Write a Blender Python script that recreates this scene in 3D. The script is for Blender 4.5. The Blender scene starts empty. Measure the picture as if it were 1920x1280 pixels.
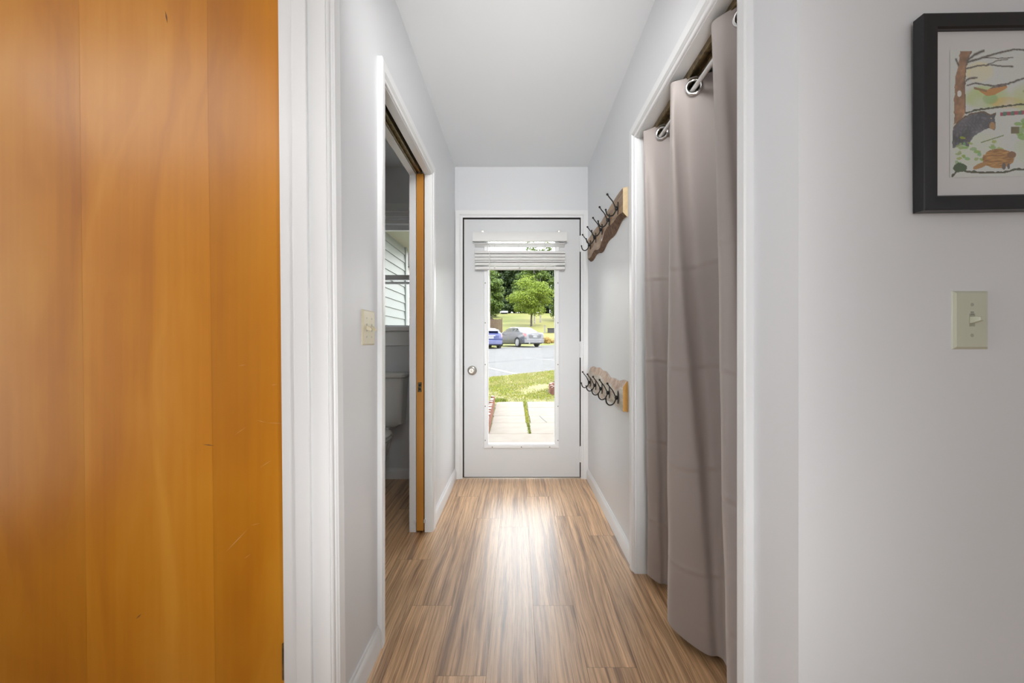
import bpy, bmesh, math, random
from math import sin, cos, pi, radians as R
from mathutils import Vector, Matrix
random.seed(7)
SC = bpy.context.scene
COL = SC.collection
# ------------------------------------------------------------------ camera, sky, lights, exposure
cam = bpy.data.cameras.new('camera'); co = bpy.data.objects.new('camera', cam); COL.objects.link(co)
co.location = (0, 0, 1.073); co.rotation_euler = (pi/2, 0, 0)
cam.lens = 15; cam.sensor_width = 36; cam.shift_x = -10/1920; cam.clip_start = .02; cam.clip_end = 600
SC.camera = co
SC.view_settings.view_transform = 'Standard'; SC.view_settings.look = 'None'
SC.view_settings.exposure = 0.0; SC.view_settings.gamma = 1
SC.cycles.max_bounces = 10; SC.cycles.diffuse_bounces = 6; SC.cycles.glossy_bounces = 4
SC.cycles.transmission_bounces = 8; SC.cycles.transparent_max_bounces = 12
SC.cycles.use_denoising = True; SC.cycles.sample_clamp_indirect = 6
wd = bpy.data.worlds.new('sky'); SC.world = wd; wd.use_nodes = True
wn = wd.node_tree.nodes; wl = wd.node_tree.links
bg = wn['Background']; bg.inputs['Strength'].default_value = 7.0
tc = wn.new('ShaderNodeTexCoord'); sx = wn.new('ShaderNodeSeparateXYZ'); cr = wn.new('ShaderNodeValToRGB')
wl.new(tc.outputs['Generated'], sx.inputs[0]); wl.new(sx.outputs['Z'], cr.inputs[0]); wl.new(cr.outputs[0], bg.inputs['Color'])
cr.color_ramp.elements[0].position = 0; cr.color_ramp.elements[0].color = (1, .99, .96, 1)
cr.color_ramp.elements[1].position = .9; cr.color_ramp.elements[1].color = (.84, .92, 1, 1)

def light(name, kind, loc, rot, power, color=(1, 1, 1), size=1, size_y=None, spread=None):
    l = bpy.data.lights.new(name, kind); l.energy = power; l.color = color
    if kind == 'AREA':
        l.size = size
        if size_y: l.shape = 'RECTANGLE'; l.size_y = size_y
        if spread: l.spread = spread
    elif kind == 'SUN': l.angle = size
    else: l.shadow_soft_size = size
    o = bpy.data.objects.new(name, l); COL.objects.link(o); o.location = loc; o.rotation_euler = rot
    return o
light('sun', 'SUN', (5, -5, 30), (R(28), R(22), 0), 6.6, (1, .96, .88), R(6))
light('rear_fill_light', 'AREA', (.6, -3.8, 1.4), (R(90), 0, 0), 43, (.96, .985, 1), 4.0, 2.2)  # added broad fill behind the camera; no window is built there
light('added_hall_fill', 'AREA', (.03, 1.0, 2.22), (R(68), 0, 0), 6.0, (1, .99, .975), .7, .3, R(100))  # unseen fill added near the ceiling to brighten the hall
light('added_ceiling_fill', 'AREA', (.03, -.9, .4), (R(90+34), 0, 0), 2.2, (1, .99, .98), .5, .5, R(36))  # added upward fill to brighten the ceiling; no lamp stands here
light('added_far_hall_fill', 'AREA', (.03, -1.5, .75), (R(89), 0, 0), 2.3, (1, .99, .98), .9, .9, R(30))  # added narrow beam that brightens the far door and low walls
light('added_left_wall_fill', 'AREA', (1.3, -.3, 1.15), (R(90), 0, R(51)), 1.1, (1, .99, .98), .5, 1.5, R(24))  # unseen beam added to lift the near left wall
light('bedroom_side_light', 'AREA', (-2.2, .56, 1.3), (R(90), 0, R(-90)), 6.5, (.98, .99, 1), 1.0, 1.8, R(85))
light('added_amber_door_fill', 'AREA', (-1.9, .1, 2.40), (R(30), 0, 0), 15, (1, .975, .945), 1.3, 1.0)  # added fill lighting the amber door from above, no fixture

# ------------------------------------------------------------------ materials
ALB = [1.0]                                    # colour scale; lowered outdoors to offset the brightened sky
def mat(name, base=(.8, .8, .8), rough=.5, metal=0, coat=0, coat_rough=.1, spec=.5, emit=None, es=1, alpha=1, trans=0, sheen=0):
    m = bpy.data.materials.new(name); m.use_nodes = True; base = tuple(c*ALB[0] for c in base)
    p = m.node_tree.nodes['Principled BSDF']
    p.inputs['Base Color'].default_value = (*base, 1); p.inputs['Roughness'].default_value = rough
    p.inputs['Metallic'].default_value = metal; p.inputs['Coat Weight'].default_value = coat
    p.inputs['Coat Roughness'].default_value = coat_rough; p.inputs['Specular IOR Level'].default_value = spec
    p.inputs['Sheen Weight'].default_value = sheen
    return m
def N(m, t, **kw):
    n = m.node_tree.nodes.new(t)
    for k, v in kw.items():
        if k in n.inputs: n.inputs[k].default_value = v
        else: setattr(n, k, v)
    return n
def L(m, a, b): m.node_tree.links.new(a, b)
def P(m): return m.node_tree.nodes['Principled BSDF']
def ramp(m, fac, stops):
    r = N(m, 'ShaderNodeValToRGB'); e = r.color_ramp.elements
    while len(e) < len(stops): e.new(.5)
    for i, (p, c) in enumerate(stops): e[i].position = p; e[i].color = (*[q*ALB[0] for q in c], 1)
    L(m, fac, r.inputs[0]); return r
def noise(m, scale, detail=4, vec=None, mapping=None, rough=.5, dist=0):
    n = N(m, 'ShaderNodeTexNoise'); n.inputs['Scale'].default_value = scale; n.inputs['Detail'].default_value = detail
    n.inputs['Roughness'].default_value = rough; n.inputs['Distortion'].default_value = dist
    if vec is None:
        t = N(m, 'ShaderNodeTexCoord'); vec = t.outputs['Object']
    if mapping:
        mp = N(m, 'ShaderNodeMapping'); mp.inputs['Scale'].default_value = mapping; L(m, vec, mp.inputs[0]); vec = mp.outputs[0]
    L(m, vec, n.inputs['Vector']); return n
def bump(m, h, s=.1, d=.01):
    b = N(m, 'ShaderNodeBump'); b.inputs['Strength'].default_value = s; b.inputs['Distance'].default_value = d
    L(m, h, b.inputs['Height']); L(m, b.outputs[0], P(m).inputs['Normal'])
def noisy(name, c0, c1, scale=5, rough=.5, mapping=None, bs=0, detail=5, lo=.35, hi=.65, **kw):
    m = mat(name, c0, rough, **kw); n = noise(m, scale, detail, mapping=mapping)
    r = ramp(m, n.outputs['Fac'], [(lo, c0), (hi, c1)]); L(m, r.outputs[0], P(m).inputs['Base Color'])
    if bs: bump(m, n.outputs['Fac'], bs)
    return m
def paint(name, c, rough=.5, b=.04):
    m = mat(name, c, rough); n = noise(m, 220, 2); bump(m, n.outputs['Fac'], b, .002)
    n2 = noise(m, 1.3, 2); d = tuple(x*.975 for x in c)
    r = ramp(m, n2.outputs['Fac'], [(.3, d), (.7, c)]); L(m, r.outputs[0], P(m).inputs['Base Color'])
    return m
M = {}
M['wall'] = paint('wall_paint', (.755, .773, .795), .42)
M['ceil'] = paint('ceiling_paint', (.85, .88, .905), .8)
M['trim'] = paint('trim_paint', (.83, .845, .855), .3, .01)
M['door'] = paint('door_paint', (.70, .715, .73), .35, .01)
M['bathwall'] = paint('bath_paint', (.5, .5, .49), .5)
M['black'] = mat('dark_iron', (.012, .011, .01), .45, .3)
M['dark'] = mat('dark_gap', (.02, .018, .015), .8)
M['nickel'] = mat('satin_nickel', (.55, .52, .47), .28, 1)
M['brass'] = noisy('aged_brass', (.30, .22, .10), (.12, .09, .05), 60, .4, metal=.8)
M['chrome'] = mat('grommet_metal', (.80, .80, .80), .2, 1)
M['rod'] = mat('rod_white', (.75, .75, .75), .3)
M['ivory'] = mat('ivory_plastic', (.60, .62, .50), .35)
M['ivory2'] = mat('yellowed_plastic', (.66, .60, .44), .35)
M['vinyl'] = mat('blind_vinyl', (.80, .80, .79), .4)
M['porcelain'] = mat('porcelain', (.72, .72, .70), .15, coat=.5)
M['frame'] = mat('frame_black', (.012, .012, .014), .35)
M['mat_board'] = mat('mat_board', (.72, .72, .73), .8)
M['screw'] = mat('screw_dark', (.18, .18, .17), .4, .7)

def glassy(name, tint=(1, 1, 1), refl=.06):
    m = bpy.data.materials.new(name); m.use_nodes = True; nt = m.node_tree; nt.nodes.clear()
    o = nt.nodes.new('ShaderNodeOutputMaterial'); t = nt.nodes.new('ShaderNodeBsdfTransparent'); g = nt.nodes.new('ShaderNodeBsdfGlossy')
    mx = nt.nodes.new('ShaderNodeMixShader'); lw = nt.nodes.new('ShaderNodeLayerWeight'); lw.inputs[0].default_value = .25
    ml = nt.nodes.new('ShaderNodeMath'); ml.operation = 'MULTIPLY'; ml.inputs[1].default_value = .04
    t.inputs[0].default_value = (*tint, 1); g.inputs['Roughness'].default_value = .02
    nt.links.new(lw.outputs['Fresnel'], ml.inputs[0]); nt.links.new(ml.outputs[0], mx.inputs[0])
    nt.links.new(t.outputs[0], mx.inputs[1]); nt.links.new(g.outputs[0], mx.inputs[2]); nt.links.new(mx.outputs[0], o.inputs[0])
    return m
M['glass'] = glassy('clear_glass', (.95, .95, .95))

def wood_floor():
    m = mat('laminate_planks', (.4, .25, .14), .33, spec=.5, coat=.8, coat_rough=.41); P(m).inputs['Coat IOR'].default_value = 1.5
    at = N(m, 'ShaderNodeAttribute', attribute_name='plank')
    tcn = N(m, 'ShaderNodeTexCoord')
    off = N(m, 'ShaderNodeVectorMath', operation='MULTIPLY_ADD')
    off.inputs[1].default_value = (7, 13, 5); L(m, at.outputs['Color'], off.inputs[0]); L(m, tcn.outputs['Object'], off.inputs[2])
    v = off.outputs[0]
    wv = noise(m, 1.6, 3, v, (3.0, .9, 1))                      # slow bend of the grain
    add = N(m, 'ShaderNodeVectorMath', operation='MULTIPLY_ADD'); add.inputs[1].default_value = (.045, .05, 0)
    L(m, wv.outputs['Color'], add.inputs[0]); L(m, v, add.inputs[2]); vv = add.outputs[0]
    g1 = noise(m, 1, 6, vv, (110, 1.1, 1), .72)                  # long streaks
    g2 = noise(m, 1, 4, vv, (260, 5, 1), .6)                    # fine pores
    g3 = noise(m, 1, 3, vv, (24, 1.0, 1), .6, .5)              # broad dark veins
    c1 = ramp(m, g1.outputs['Fac'], [(.30, (.17, .09, .045)), (.41, (.33, .20, .105)), (.52, (.45, .29, .165)), (.70, (.57, .39, .235))])
    c3 = ramp(m, g3.outputs['Fac'], [(.32, (.22, .15, .11)), (.41, (.62, .55, .50)), (.50, (1, 1, 1)), (1, (1, 1, 1))])
    c2 = ramp(m, g2.outputs['Fac'], [(.38, (.50, .44, .42)), (.49, (1, 1, 1))])
    mx = N(m, 'ShaderNodeMix', data_type='RGBA', blend_type='MULTIPLY'); mx.inputs[0].default_value = .75
    L(m, c1.outputs[0], mx.inputs[6]); L(m, c3.outputs[0], mx.inputs[7])
    my = N(m, 'ShaderNodeMix', data_type='RGBA', blend_type='MULTIPLY'); my.inputs[0].default_value = .7
    L(m, mx.outputs[2], my.inputs[6]); L(m, c2.outputs[0], my.inputs[7])
    hs = N(m, 'ShaderNodeHueSaturation'); hs.inputs['Saturation'].default_value = 1.08
    mr = N(m, 'ShaderNodeMapRange'); mr.inputs[3].default_value = 1.4; mr.inputs[4].default_value = 1.8
    sp = N(m, 'ShaderNodeSeparateColor'); L(m, at.outputs['Color'], sp.inputs[0]); L(m, sp.outputs[0], mr.inputs[0])
    L(m, mr.outputs[0], hs.inputs['Value']); L(m, my.outputs[2], hs.inputs['Color']); L(m, hs.outputs[0], P(m).inputs['Base Color'])
    bump(m, g1.outputs['Fac'], .05, .003)
    return m
M['floor'] = wood_floor()

def veneer(name, c_lo, c_mid, c_hi, seams=False, coat=.6):
    m = mat(name, c_mid, .38, coat=coat, coat_rough=.22)
    t = N(m, 'ShaderNodeTexCoord'); v = t.outputs['Object']
    w = noise(m, 1.4, 3, v, (1.2, 1, .6), .5, .8)
    ad = N(m, 'ShaderNodeVectorMath', operation='MULTIPLY_ADD'); ad.inputs[1].default_value = (.35, 0, .25)
    L(m, w.outputs['Color'], ad.inputs[0]); L(m, v, ad.inputs[2])
    n1 = noise(m, 1, 5, ad.outputs[0], (6, 6, .9), .45, .9)
    n2 = noise(m, 1, 3, v, (60, 60, 1.5), .5)
    n3 = noise(m, 2.2, 3, v, (1, 1, .9), .5, .4)
    a = N(m, 'ShaderNodeMath', operation='MULTIPLY_ADD'); a.inputs[1].default_value = .72; L(m, n1.outputs['Fac'], a.inputs[0])
    b = N(m, 'ShaderNodeMath', operation='MULTIPLY'); b.inputs[1].default_value = .14; L(m, n2.outputs['Fac'], b.inputs[0]); L(m, b.outputs[0], a.inputs[2])
    c = N(m, 'ShaderNodeMath', operation='MULTIPLY_ADD'); c.inputs[1].default_value = .38; L(m, n3.outputs['Fac'], c.inputs[0]); L(m, a.outputs[0], c.inputs[2])
    r = ramp(m, c.outputs[0], [(.40, c_lo), (.60, c_mid), (.82, c_hi)])
    out = r.outputs[0]
    if seams:
        at = N(m, 'ShaderNodeAttribute', attribute_name='tone')
        mx = N(m, 'ShaderNodeMix', data_type='RGBA', blend_type='MULTIPLY'); mx.inputs[0].default_value = 1
        L(m, out, mx.inputs[6]); L(m, at.outputs['Color'], mx.inputs[7]); out = mx.outputs[2]
    L(m, out, P(m).inputs['Base Color'])
    return m
M['amber'] = veneer('amber_veneer', (.50, .165, .001), (.64, .245, .004), (.74, .33, .022), True, .3)
M['amber_edge'] = veneer('amber_edge', (.40, .16, .018), (.52, .22, .025), (.60, .27, .04))

# ------------------------------------------------------------------ mesh helpers
class MB:
    def __init__(s): s.v = []; s.f = []; s.m = []
    def add(s, vs, fs, mi=0):
        o = len(s.v); s.v += [tuple(p) for p in vs]; s.f += [tuple(o+i for i in f) for f in fs]; s.m += [mi]*len(fs); return s
    def box(s, a, b, mi=0):
        x0, x1 = sorted((a[0], b[0])); y0, y1 = sorted((a[1], b[1])); z0, z1 = sorted((a[2], b[2]))
        return s.add([(x0,y0,z0),(x1,y0,z0),(x1,y1,z0),(x0,y1,z0),(x0,y0,z1),(x1,y0,z1),(x1,y1,z1),(x0,y1,z1)],
              [(0,3,2,1),(4,5,6,7),(0,1,5,4),(1,2,6,5),(2,3,7,6),(3,0,4,7)], mi)
    def cyl(s, a, b, r0, r1=None, n=16, mi=0, cap=True):
        return s.tube([a, b], [r0, r0 if r1 is None else r1], n, mi, cap)
    def tube(s, pts, rad, n=10, mi=0, cap=True):
        pts = [Vector(p) for p in pts]; k = len(pts)
        if not isinstance(rad, (list, tuple)): rad = [rad]*k
        vs = []; prev = None
        for i, p in enumerate(pts):
            t = (pts[min(i+1, k-1)]-pts[max(i-1, 0)]).normalized()
            if prev is None: u = t.orthogonal().normalized()
            else: u = (prev-t*prev.dot(t)).normalized()
            prev = u; w = t.cross(u)
            vs += [p+(u*cos(2*pi*j/n)+w*sin(2*pi*j/n))*rad[i] for j in range(n)]
        fs = [(i*n+j, i*n+(j+1) % n, (i+1)*n+(j+1) % n, (i+1)*n+j) for i in range(k-1) for j in range(n)]
        if cap: fs += [tuple(range(n-1, -1, -1)), tuple((k-1)*n+j for j in range(n))]
        return s.add(vs, fs, mi)
    def lathe(s, c, axis, prof, n=24, mi=0):           # prof: (radius, height along axis)
        c = Vector(c); t = Vector(axis).normalized(); u = t.orthogonal().normalized(); w = t.cross(u)
        vs = [c+t*h+(u*cos(2*pi*j/n)+w*sin(2*pi*j/n))*r for r, h in prof for j in range(n)]
        k = len(prof)
        fs = [(i*n+j, i*n+(j+1) % n, (i+1)*n+(j+1) % n, (i+1)*n+j) for i in range(k-1) for j in range(n)]
        fs += [tuple(range(n-1, -1, -1)), tuple((k-1)*n+j for j in range(n))]
        return s.add(vs, fs, mi)
    def prism(s, poly, f, d0, d1, mi=0):               # poly of 2D pts; f(u,v,d)->xyz
        n = len(poly); vs = [f(u, v, d0) for u, v in poly]+[f(u, v, d1) for u, v in poly]
        return s.add(vs, [tuple(range(n)), tuple(range(2*n-1, n-1, -1))]+[(i, n+i, n+(i+1) % n, (i+1) % n) for i in range(n)], mi)
    def sphere(s, c, r, n=12, k=8, sc=(1, 1, 1), mi=0):
        vs = [(c[0], c[1], c[2]-r*sc[2])]
        for i in range(1, k):
            a = -pi/2+pi*i/k
            vs += [(c[0]+r*cos(a)*cos(2*pi*j/n)*sc[0], c[1]+r*cos(a)*sin(2*pi*j/n)*sc[1], c[2]+r*sin(a)*sc[2]) for j in range(n)]
        vs.append((c[0], c[1], c[2]+r*sc[2])); T = len(vs)-1
        fs = [(0, 1+(j+1) % n, 1+j) for j in range(n)]
        fs += [(1+i*n+j, 1+i*n+(j+1) % n, 1+(i+1)*n+(j+1) % n, 1+(i+1)*n+j) for i in range(k-2) for j in range(n)]
        fs += [(T, 1+(k-2)*n+j, 1+(k-2)*n+(j+1) % n) for j in range(n)]
        return s.add(vs, fs, mi)
    def build(s, name, mats, parent=None, smooth=False, bevel=0, seg=2, world=True, shear=0, fix=True):
        if not isinstance(mats, (list, tuple)): mats = [mats]
        me = bpy.data.meshes.new(name); vs = s.v
        if shear: vs = [(x-shear*(z-1.073), y, z) for x, y, z in vs]
        if parent is None:
            xs = [v[0] for v in vs]; ys = [v[1] for v in vs]; zs = [v[2] for v in vs]
            o0 = Vector(((min(xs)+max(xs))/2, (min(ys)+max(ys))/2, min(zs)))
        elif world:
            p = parent; o0 = Vector((0, 0, 0))
            while p: o0 += p.location; p = p.parent
        else: o0 = Vector((0, 0, 0))
        me.from_pydata([tuple(Vector(v)-o0) for v in vs], [], s.f)
        for m in mats: me.materials.append(M[m] if isinstance(m, str) else m)
        me.polygons.foreach_set('material_index', s.m)
        if fix:
            bm = bmesh.new(); bm.from_mesh(me); bmesh.ops.recalc_face_normals(bm, faces=bm.faces); bm.to_mesh(me); bm.free()
        if smooth:
            me.polygons.foreach_set('use_smooth', [True]*len(me.polygons))
            me.set_sharp_from_angle(angle=R(smooth if smooth is not True else 40))
        ob = bpy.data.objects.new(name, me); COL.objects.link(ob)
        if parent: ob.parent = parent
        else: ob.location = o0
        if bevel:
            b = ob.modifiers.new('bevel', 'BEVEL'); b.width = bevel; b.segments = seg; b.limit_method = 'ANGLE'; b.angle_limit = R(40)
            if not smooth: me.polygons.foreach_set('use_smooth', [True]*len(me.polygons)); me.set_sharp_from_angle(angle=R(30)); b.harden_normals = False
        return ob
def tag(o, label=None, cat=None, group=None, kind=None):
    if label: o['label'] = label
    if cat: o['category'] = cat
    if group: o['group'] = group
    if kind: o['kind'] = kind
    return o
def empty(name, loc, label, cat, rz=0, group=None, kind=None):
    o = bpy.data.objects.new(name, None); COL.objects.link(o); o.location = loc; o.rotation_euler = (0, 0, rz); o.empty_display_size = .1
    return tag(o, label, cat, group, kind)
def B(*boxes):
    mb = MB()
    for a, b in boxes: mb.box(a, b)
    return mb
def S(o, label, cat): return tag(o, label, cat, kind='structure')

# ------------------------------------------------------------------ dimensions
XL, XR, YE, H = -.489, .553, 3.342, 2.44
XB = -.604                                     # bathroom face of the left wall
PN, PF, PH = 1.552, 2.40, 2.010                # pocket door opening
CN, CF, CH = 1.059, 1.969, 2.012               # closet opening
LN, LF, LH = .31, 1.093, 2.03                  # near left doorway
YC = .839                                      # wall facing the camera at right
# ------------------------------------------------------------------ floor of single planks with hairline seams
def build_floor():
    W = .1643; x0 = .064; starts = {0: 1.735, 1: 1.405, 2: 2.36, -1: 1.25, -2: 1.37, -3: 1.735, -4: 2.1, 3: 1.1}
    rnd = random.Random(3); vs = []; fs = []; tone = []
    for i in range(-20, 20):
        xa = x0+i*W; xb = xa+W
        s = starts.get(i, rnd.uniform(0, 1.22)); s -= 1.22*math.ceil((s+4)/1.22); y = s
        while y < YE+.0:
            a = max(y, -4); b = min(y+1.22, YE+.01); t = (rnd.random(), rnd.random(), rnd.random(), 1)
            if b > a+.01:
                g = .00045; n = len(vs)
                vs += [(xa+g, a+g, 0), (xb-g, a+g, 0), (xb-g, b-g, 0), (xa+g, b-g, 0)]; fs.append((n, n+1, n+2, n+3)); tone.append(t)
            y += 1.22
    n = len(vs); vs += [(-3.3, -4, -.002), (3.4, -4, -.002), (3.4, YE+.01, -.002), (-3.3, YE+.01, -.002)]; fs.append((n, n+1, n+2, n+3)); tone.append((0, 0, 0, 1))
    k = len(vs)
    vs += [(-3.3, -4, -.12), (3.4, -4, -.12), (3.4, YE+.01, -.12), (-3.3, YE+.01, -.12)]
    fs += [(k+3, k+2, k+1, k), (n, n+1, k+1, k), (n+1, n+2, k+2, k+1), (n+2, n+3, k+3, k+2), (n+3, n, k, k+3)]; tone += [(0, 0, 0, 1)]*5
    me = bpy.data.meshes.new('floor'); me.from_pydata(vs, [], fs)
    me.materials.append(M['floor']); me.materials.append(M['dark'])
    ca = me.color_attributes.new('plank', 'FLOAT_COLOR', 'CORNER'); i = 0
    for p in me.polygons:
        if p.index >= len(tone)-6: p.material_index = 1
        for li in p.loop_indices: ca.data[li].color = tone[p.index]
    o = bpy.data.objects.new('floor', me); COL.objects.link(o); return o
S(build_floor(), 'brown wood-look laminate plank floor running down the hallway', 'floor')

S(B(((-3.3, -4, H), (3.4, YE+.15, H+.1))).build('ceiling', 'ceil'), 'smooth white painted hallway ceiling', 'ceiling')
# left wall: solid run, header and the two thin skins of the door pocket
wl_ = B(((XB, LF+.02, 0), (XL, PN-.02, H)), ((XB, PN-.02, PH+.02), (XL, PF+.02, H)), ((XB, PF+.02, 0), (XB+.028, YE, PH+.05)), ((XL-.028, PF+.02, 0), (XL, YE, PH+.05)), ((XB, PF+.02, PH+.05), (XL, YE, H)),
        ((XB, -4, LH+.02), (XL, LF+.02, H)), ((XB, -4, 0), (XL, LN-.02, LH+.02)))
S(wl_.build('wall_left', 'wall'), 'light greige painted wall on the left of the hallway', 'wall')
S(B(((XR, CF+.02, 0), (XR+.115, YE, H)), ((XR, CN-.02, CH+.02), (XR+.115, CF+.02, H)), ((XR, YC, 0), (XR+.115, CN-.02, H)), ((XR+.115, YC, 0), (3.3, YC+.115, H))).build('wall_right', 'wall'),
  'grey painted wall at right with closet opening, picture and switch', 'wall')
# back wall of hall and bath with door and window openings
DX0, DX1, DZ = -.4177, .4887, 2.03
WX0, WX1, WZ0, WZ1 = -1.62, -.78, 1.19, 2.035
S(B(((-3.3, YE, 0), (WX0, YE+.15, H)), ((WX0, YE, 0), (WX1, YE+.15, WZ0)), ((WX0, YE, WZ1), (WX1, YE+.15, H)), ((WX1, YE, 0), (DX0-.022, YE+.15, H)),
    ((DX0-.022, YE, DZ+.022), (DX1+.022, YE+.15, H)), ((DX1+.022, YE, 0), (1.6, YE+.15, H))).build('wall_back', 'wall'), 'light greige end wall around the glazed door', 'wall')
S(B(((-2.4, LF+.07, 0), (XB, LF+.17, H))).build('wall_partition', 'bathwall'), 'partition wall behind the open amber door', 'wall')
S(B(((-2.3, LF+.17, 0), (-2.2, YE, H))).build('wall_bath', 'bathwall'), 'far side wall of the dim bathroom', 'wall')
S(B(((1.3, YC+.115, 0), (1.4, 2.2, H)), ((XR+.115, 2.2, 0), (1.4, 2.3, H))).build('wall_closet', 'wall'), 'inner walls of the closet behind the curtain', 'wall')
S(B(((-3.3, -4.1, 0), (3.4, -4, H)), ((3.3, -4, 0), (3.4, YC, H)), ((-3.4, -4, 0), (-3.3, YE, H)), ((-3.3, LF+.07, 0), (-2.4, LF+.17, H))).build('wall_rear', 'wall'), 'plain walls of the rooms around the hallway', 'wall')

# ------------------------------------------------------------------ casings (profile swept round an opening with mitres)
PROF = [(0, 0), (0, .008), (.003, .010), (.012, .0105), (.015, .014), (.019, .0125), (.023, .0165), (.044, .0175), (.052, .0185), (.057, .016), (.057, 0)]
def casing(plane, sgn, base, a, b, h, name, label, w=.057, t=1.0, shear=0, mats='trim', extra=None, z0=0, four=False):
    """plane 'x': wall at X=base, opening along Y a..b ; plane 'y': wall at Y=base, opening along X. sgn = outward normal sign"""
    mb = MB(); pr = [(u*w/.057, v*t) for u, v in PROF]; k = len(pr); rows = []
    if plane == 'x': a -= .004; b += .004; h += .004           # small reveal on the jamb edge
    for (c, z, du, dz) in ((a, z0, -1, 0 if not four else -1), (a, h, -1, 1), (b, h, 1, 1), (b, z0, 1, 0 if not four else -1)):
        row = []
        for u, v in pr:
            q = c+du*u; zz = z+dz*u; d = base+sgn*v
            row.append((d, q, zz) if plane == 'x' else (q, d, zz))
        rows.append(row)
    vs = [p for r in rows for p in r]; fs = []
    segs = [(0, 1), (1, 2), (2, 3)]+([(3, 0)] if four else [])
    for i, j in segs: fs += [(i*k+n, i*k+(n+1) % k, j*k+(n+1) % k, j*k+n) for n in range(k)]
    if not four: fs += [tuple(range(k)), tuple(3*k+n for n in range(k-1, -1, -1))]
    mb.add(vs, fs)
    if extra:
        for e in extra: mb.box(*e)
    return S(mb.build(name, mats, smooth=30, shear=shear), label, 'door trim')
# near left doorway: casing + jamb + stop
o = casing('x', 1, XL, LN, LF, LH, 'trim_1', 'white moulded casing round the near left doorway beside amber door', shear=.009)
B(((XB-.002, LF, 0), (XL+.004, LF+.02, LH+.02)), ((XB-.002, LN-.02, 0), (XL+.004, LN, LH+.02)), ((XB-.002, LN, LH), (XL+.004, LF, LH+.02)),
  ((XB+.036, LF-.011, 0), (XB+.074, LF, LH))).build('door_jamb', 'trim', o, bevel=.0015, shear=.009)
# pocket opening: casing + split jambs
o = casing('x', 1, XL, PN, PF, PH, 'trim_2', 'white moulded casing round the pocket door opening at left')
B(((XB-.002, PN-.02, 0), (XL+.003, PN, PH+.02)), ((XB-.004, PF-.0, 0), (XB+.034, PF+.02, PH+.02)), ((XL-.033, PF, 0), (XL+.003, PF+.02, PH+.02)),
  ((XB-.004, PN, PH), (XB+.034, PF, PH+.02)), ((XL-.033, PN, PH), (XL+.003, PF, PH+.02))).build('door_jamb', 'trim', o, bevel=.001)
B(((XB+.034, PN, PH+.018), (XL-.033, PF, PH+.02))).build('pocket_slot', 'dark', o)
trk = B(((XB+.040, PN, PH-.004), (XB+.046, PF-.02, PH+.018)), ((XL-.052, PN, PH-.004), (XL-.046, PF-.02, PH+.018)), ((XB+.046, PN, PH+.008), (XL-.052, PF-.02, PH+.014)))
tag(trk.build('door_track', 'brass', o), 'brown metal sliding track')
gd = B(((XL-.036, PF-.010, .055), (XL-.026, PF, .075)), ((XB+.024, PF-.010, .055), (XB+.037, PF, .075))); tag(gd.build('door_guide', 'rod', o, bevel=.002), 'small clear plastic floor guides')
# closet opening
o = casing('x', -1, XR, CN, CF, CH, 'trim_3', 'white moulded casing round the curtained closet at right', t=1.15)
B(((XR-.003, CN-.02, 0), (XR+.118, CN, CH+.02)), ((XR-.003, CF, 0), (XR+.118, CF+.02, CH+.02)), ((XR-.003, CN, CH), (XR+.118, CF, CH+.02))).build('door_jamb', 'trim', o, bevel=.001)
tk = B(((XR+.040, CN, CH-.022), (XR+.045, CF, CH)), ((XR+.070, CN, CH-.022), (XR+.075, CF, CH)), ((XR+.045, CN, CH-.006), (XR+.070, CF, CH)))
tag(tk.build('door_track', 'brass', o), 'old brass sliding door track')
# front door casing
o = casing('y', -1, YE, DX0-.010, DX1+.008, DZ+.012, 'trim_4', 'flat white casing round the glazed front door', w=.057, t=.9)
B(((DX0-.022, YE+.002, 0), (DX0-.004, YE+.13, DZ+.022)), ((DX1+.004, YE+.002, 0), (DX1+.022, YE+.13, DZ+.022)), ((DX0-.022, YE+.002, DZ+.005), (DX1+.022, YE+.13, DZ+.022)),
  ((DX0-.004, YE+.052, 0), (DX0+.010, YE+.07, DZ+.005)), ((DX1-.010, YE+.052, 0), (DX1+.004, YE+.07, DZ+.005)), ((DX0, YE+.052, DZ-.009), (DX1, YE+.07, DZ+.005))).build('door_jamb', 'dark', o)
tag(B(((DX0-.02, YE-.004, 0), (DX1+.02, YE+.16, .009))).build('threshold', 'nickel', o), 'worn metal threshold')

# ------------------------------------------------------------------ baseboards
def baseboard(name, pts, side, label):
    """straight run between two points, side = unit vector off the wall"""
    (xa, ya), (xb, yb) = pts; s = Vector((side[0], side[1], 0))
    pr = [(0, 0), (.014, 0), (.014, .058), (.011, .068), (.006, .074), (.0045, .083), (0, .083)]; k = len(pr)
    vs = [(x+s.x*u, y+s.y*u, z) for (x, y) in ((xa, ya), (xb, yb)) for u, z in pr]
    mb = MB(); mb.add(vs, [(i, (i+1) % k, k+(i+1) % k, k+i) for i in range(k)]+[tuple(range(k)), tuple(range(2*k-1, k-1, -1))])
    return S(mb.build(name, 'trim', smooth=30), label, 'baseboard')
baseboard('baseboard_left', ((XL, PF+.057), (XL, YE)), (1, 0), 'white baseboard between pocket door and front door')
baseboard('baseboard_near_left', ((XL, LF+.057), (XL, PN-.057)), (1, 0), 'short white baseboard below the two-gang light switch')
baseboard('baseboard_right', ((XR, CF+.057), (XR, YE)), (-1, 0), 'white baseboard below the coat racks at right')
baseboard('baseboard_near_right', ((XR, YC), (XR, CN-.057)), (-1, 0), 'short white baseboard right of the closet')
baseboard('baseboard_front_right', ((XR, YC), (3.3, YC)), (0, -1), 'white baseboard below the framed picture wall')
baseboard('baseboard_bath', ((-2.2, YE), (XB, YE)), (0, -1), 'white baseboard in the bathroom beyond the toilet')

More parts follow.
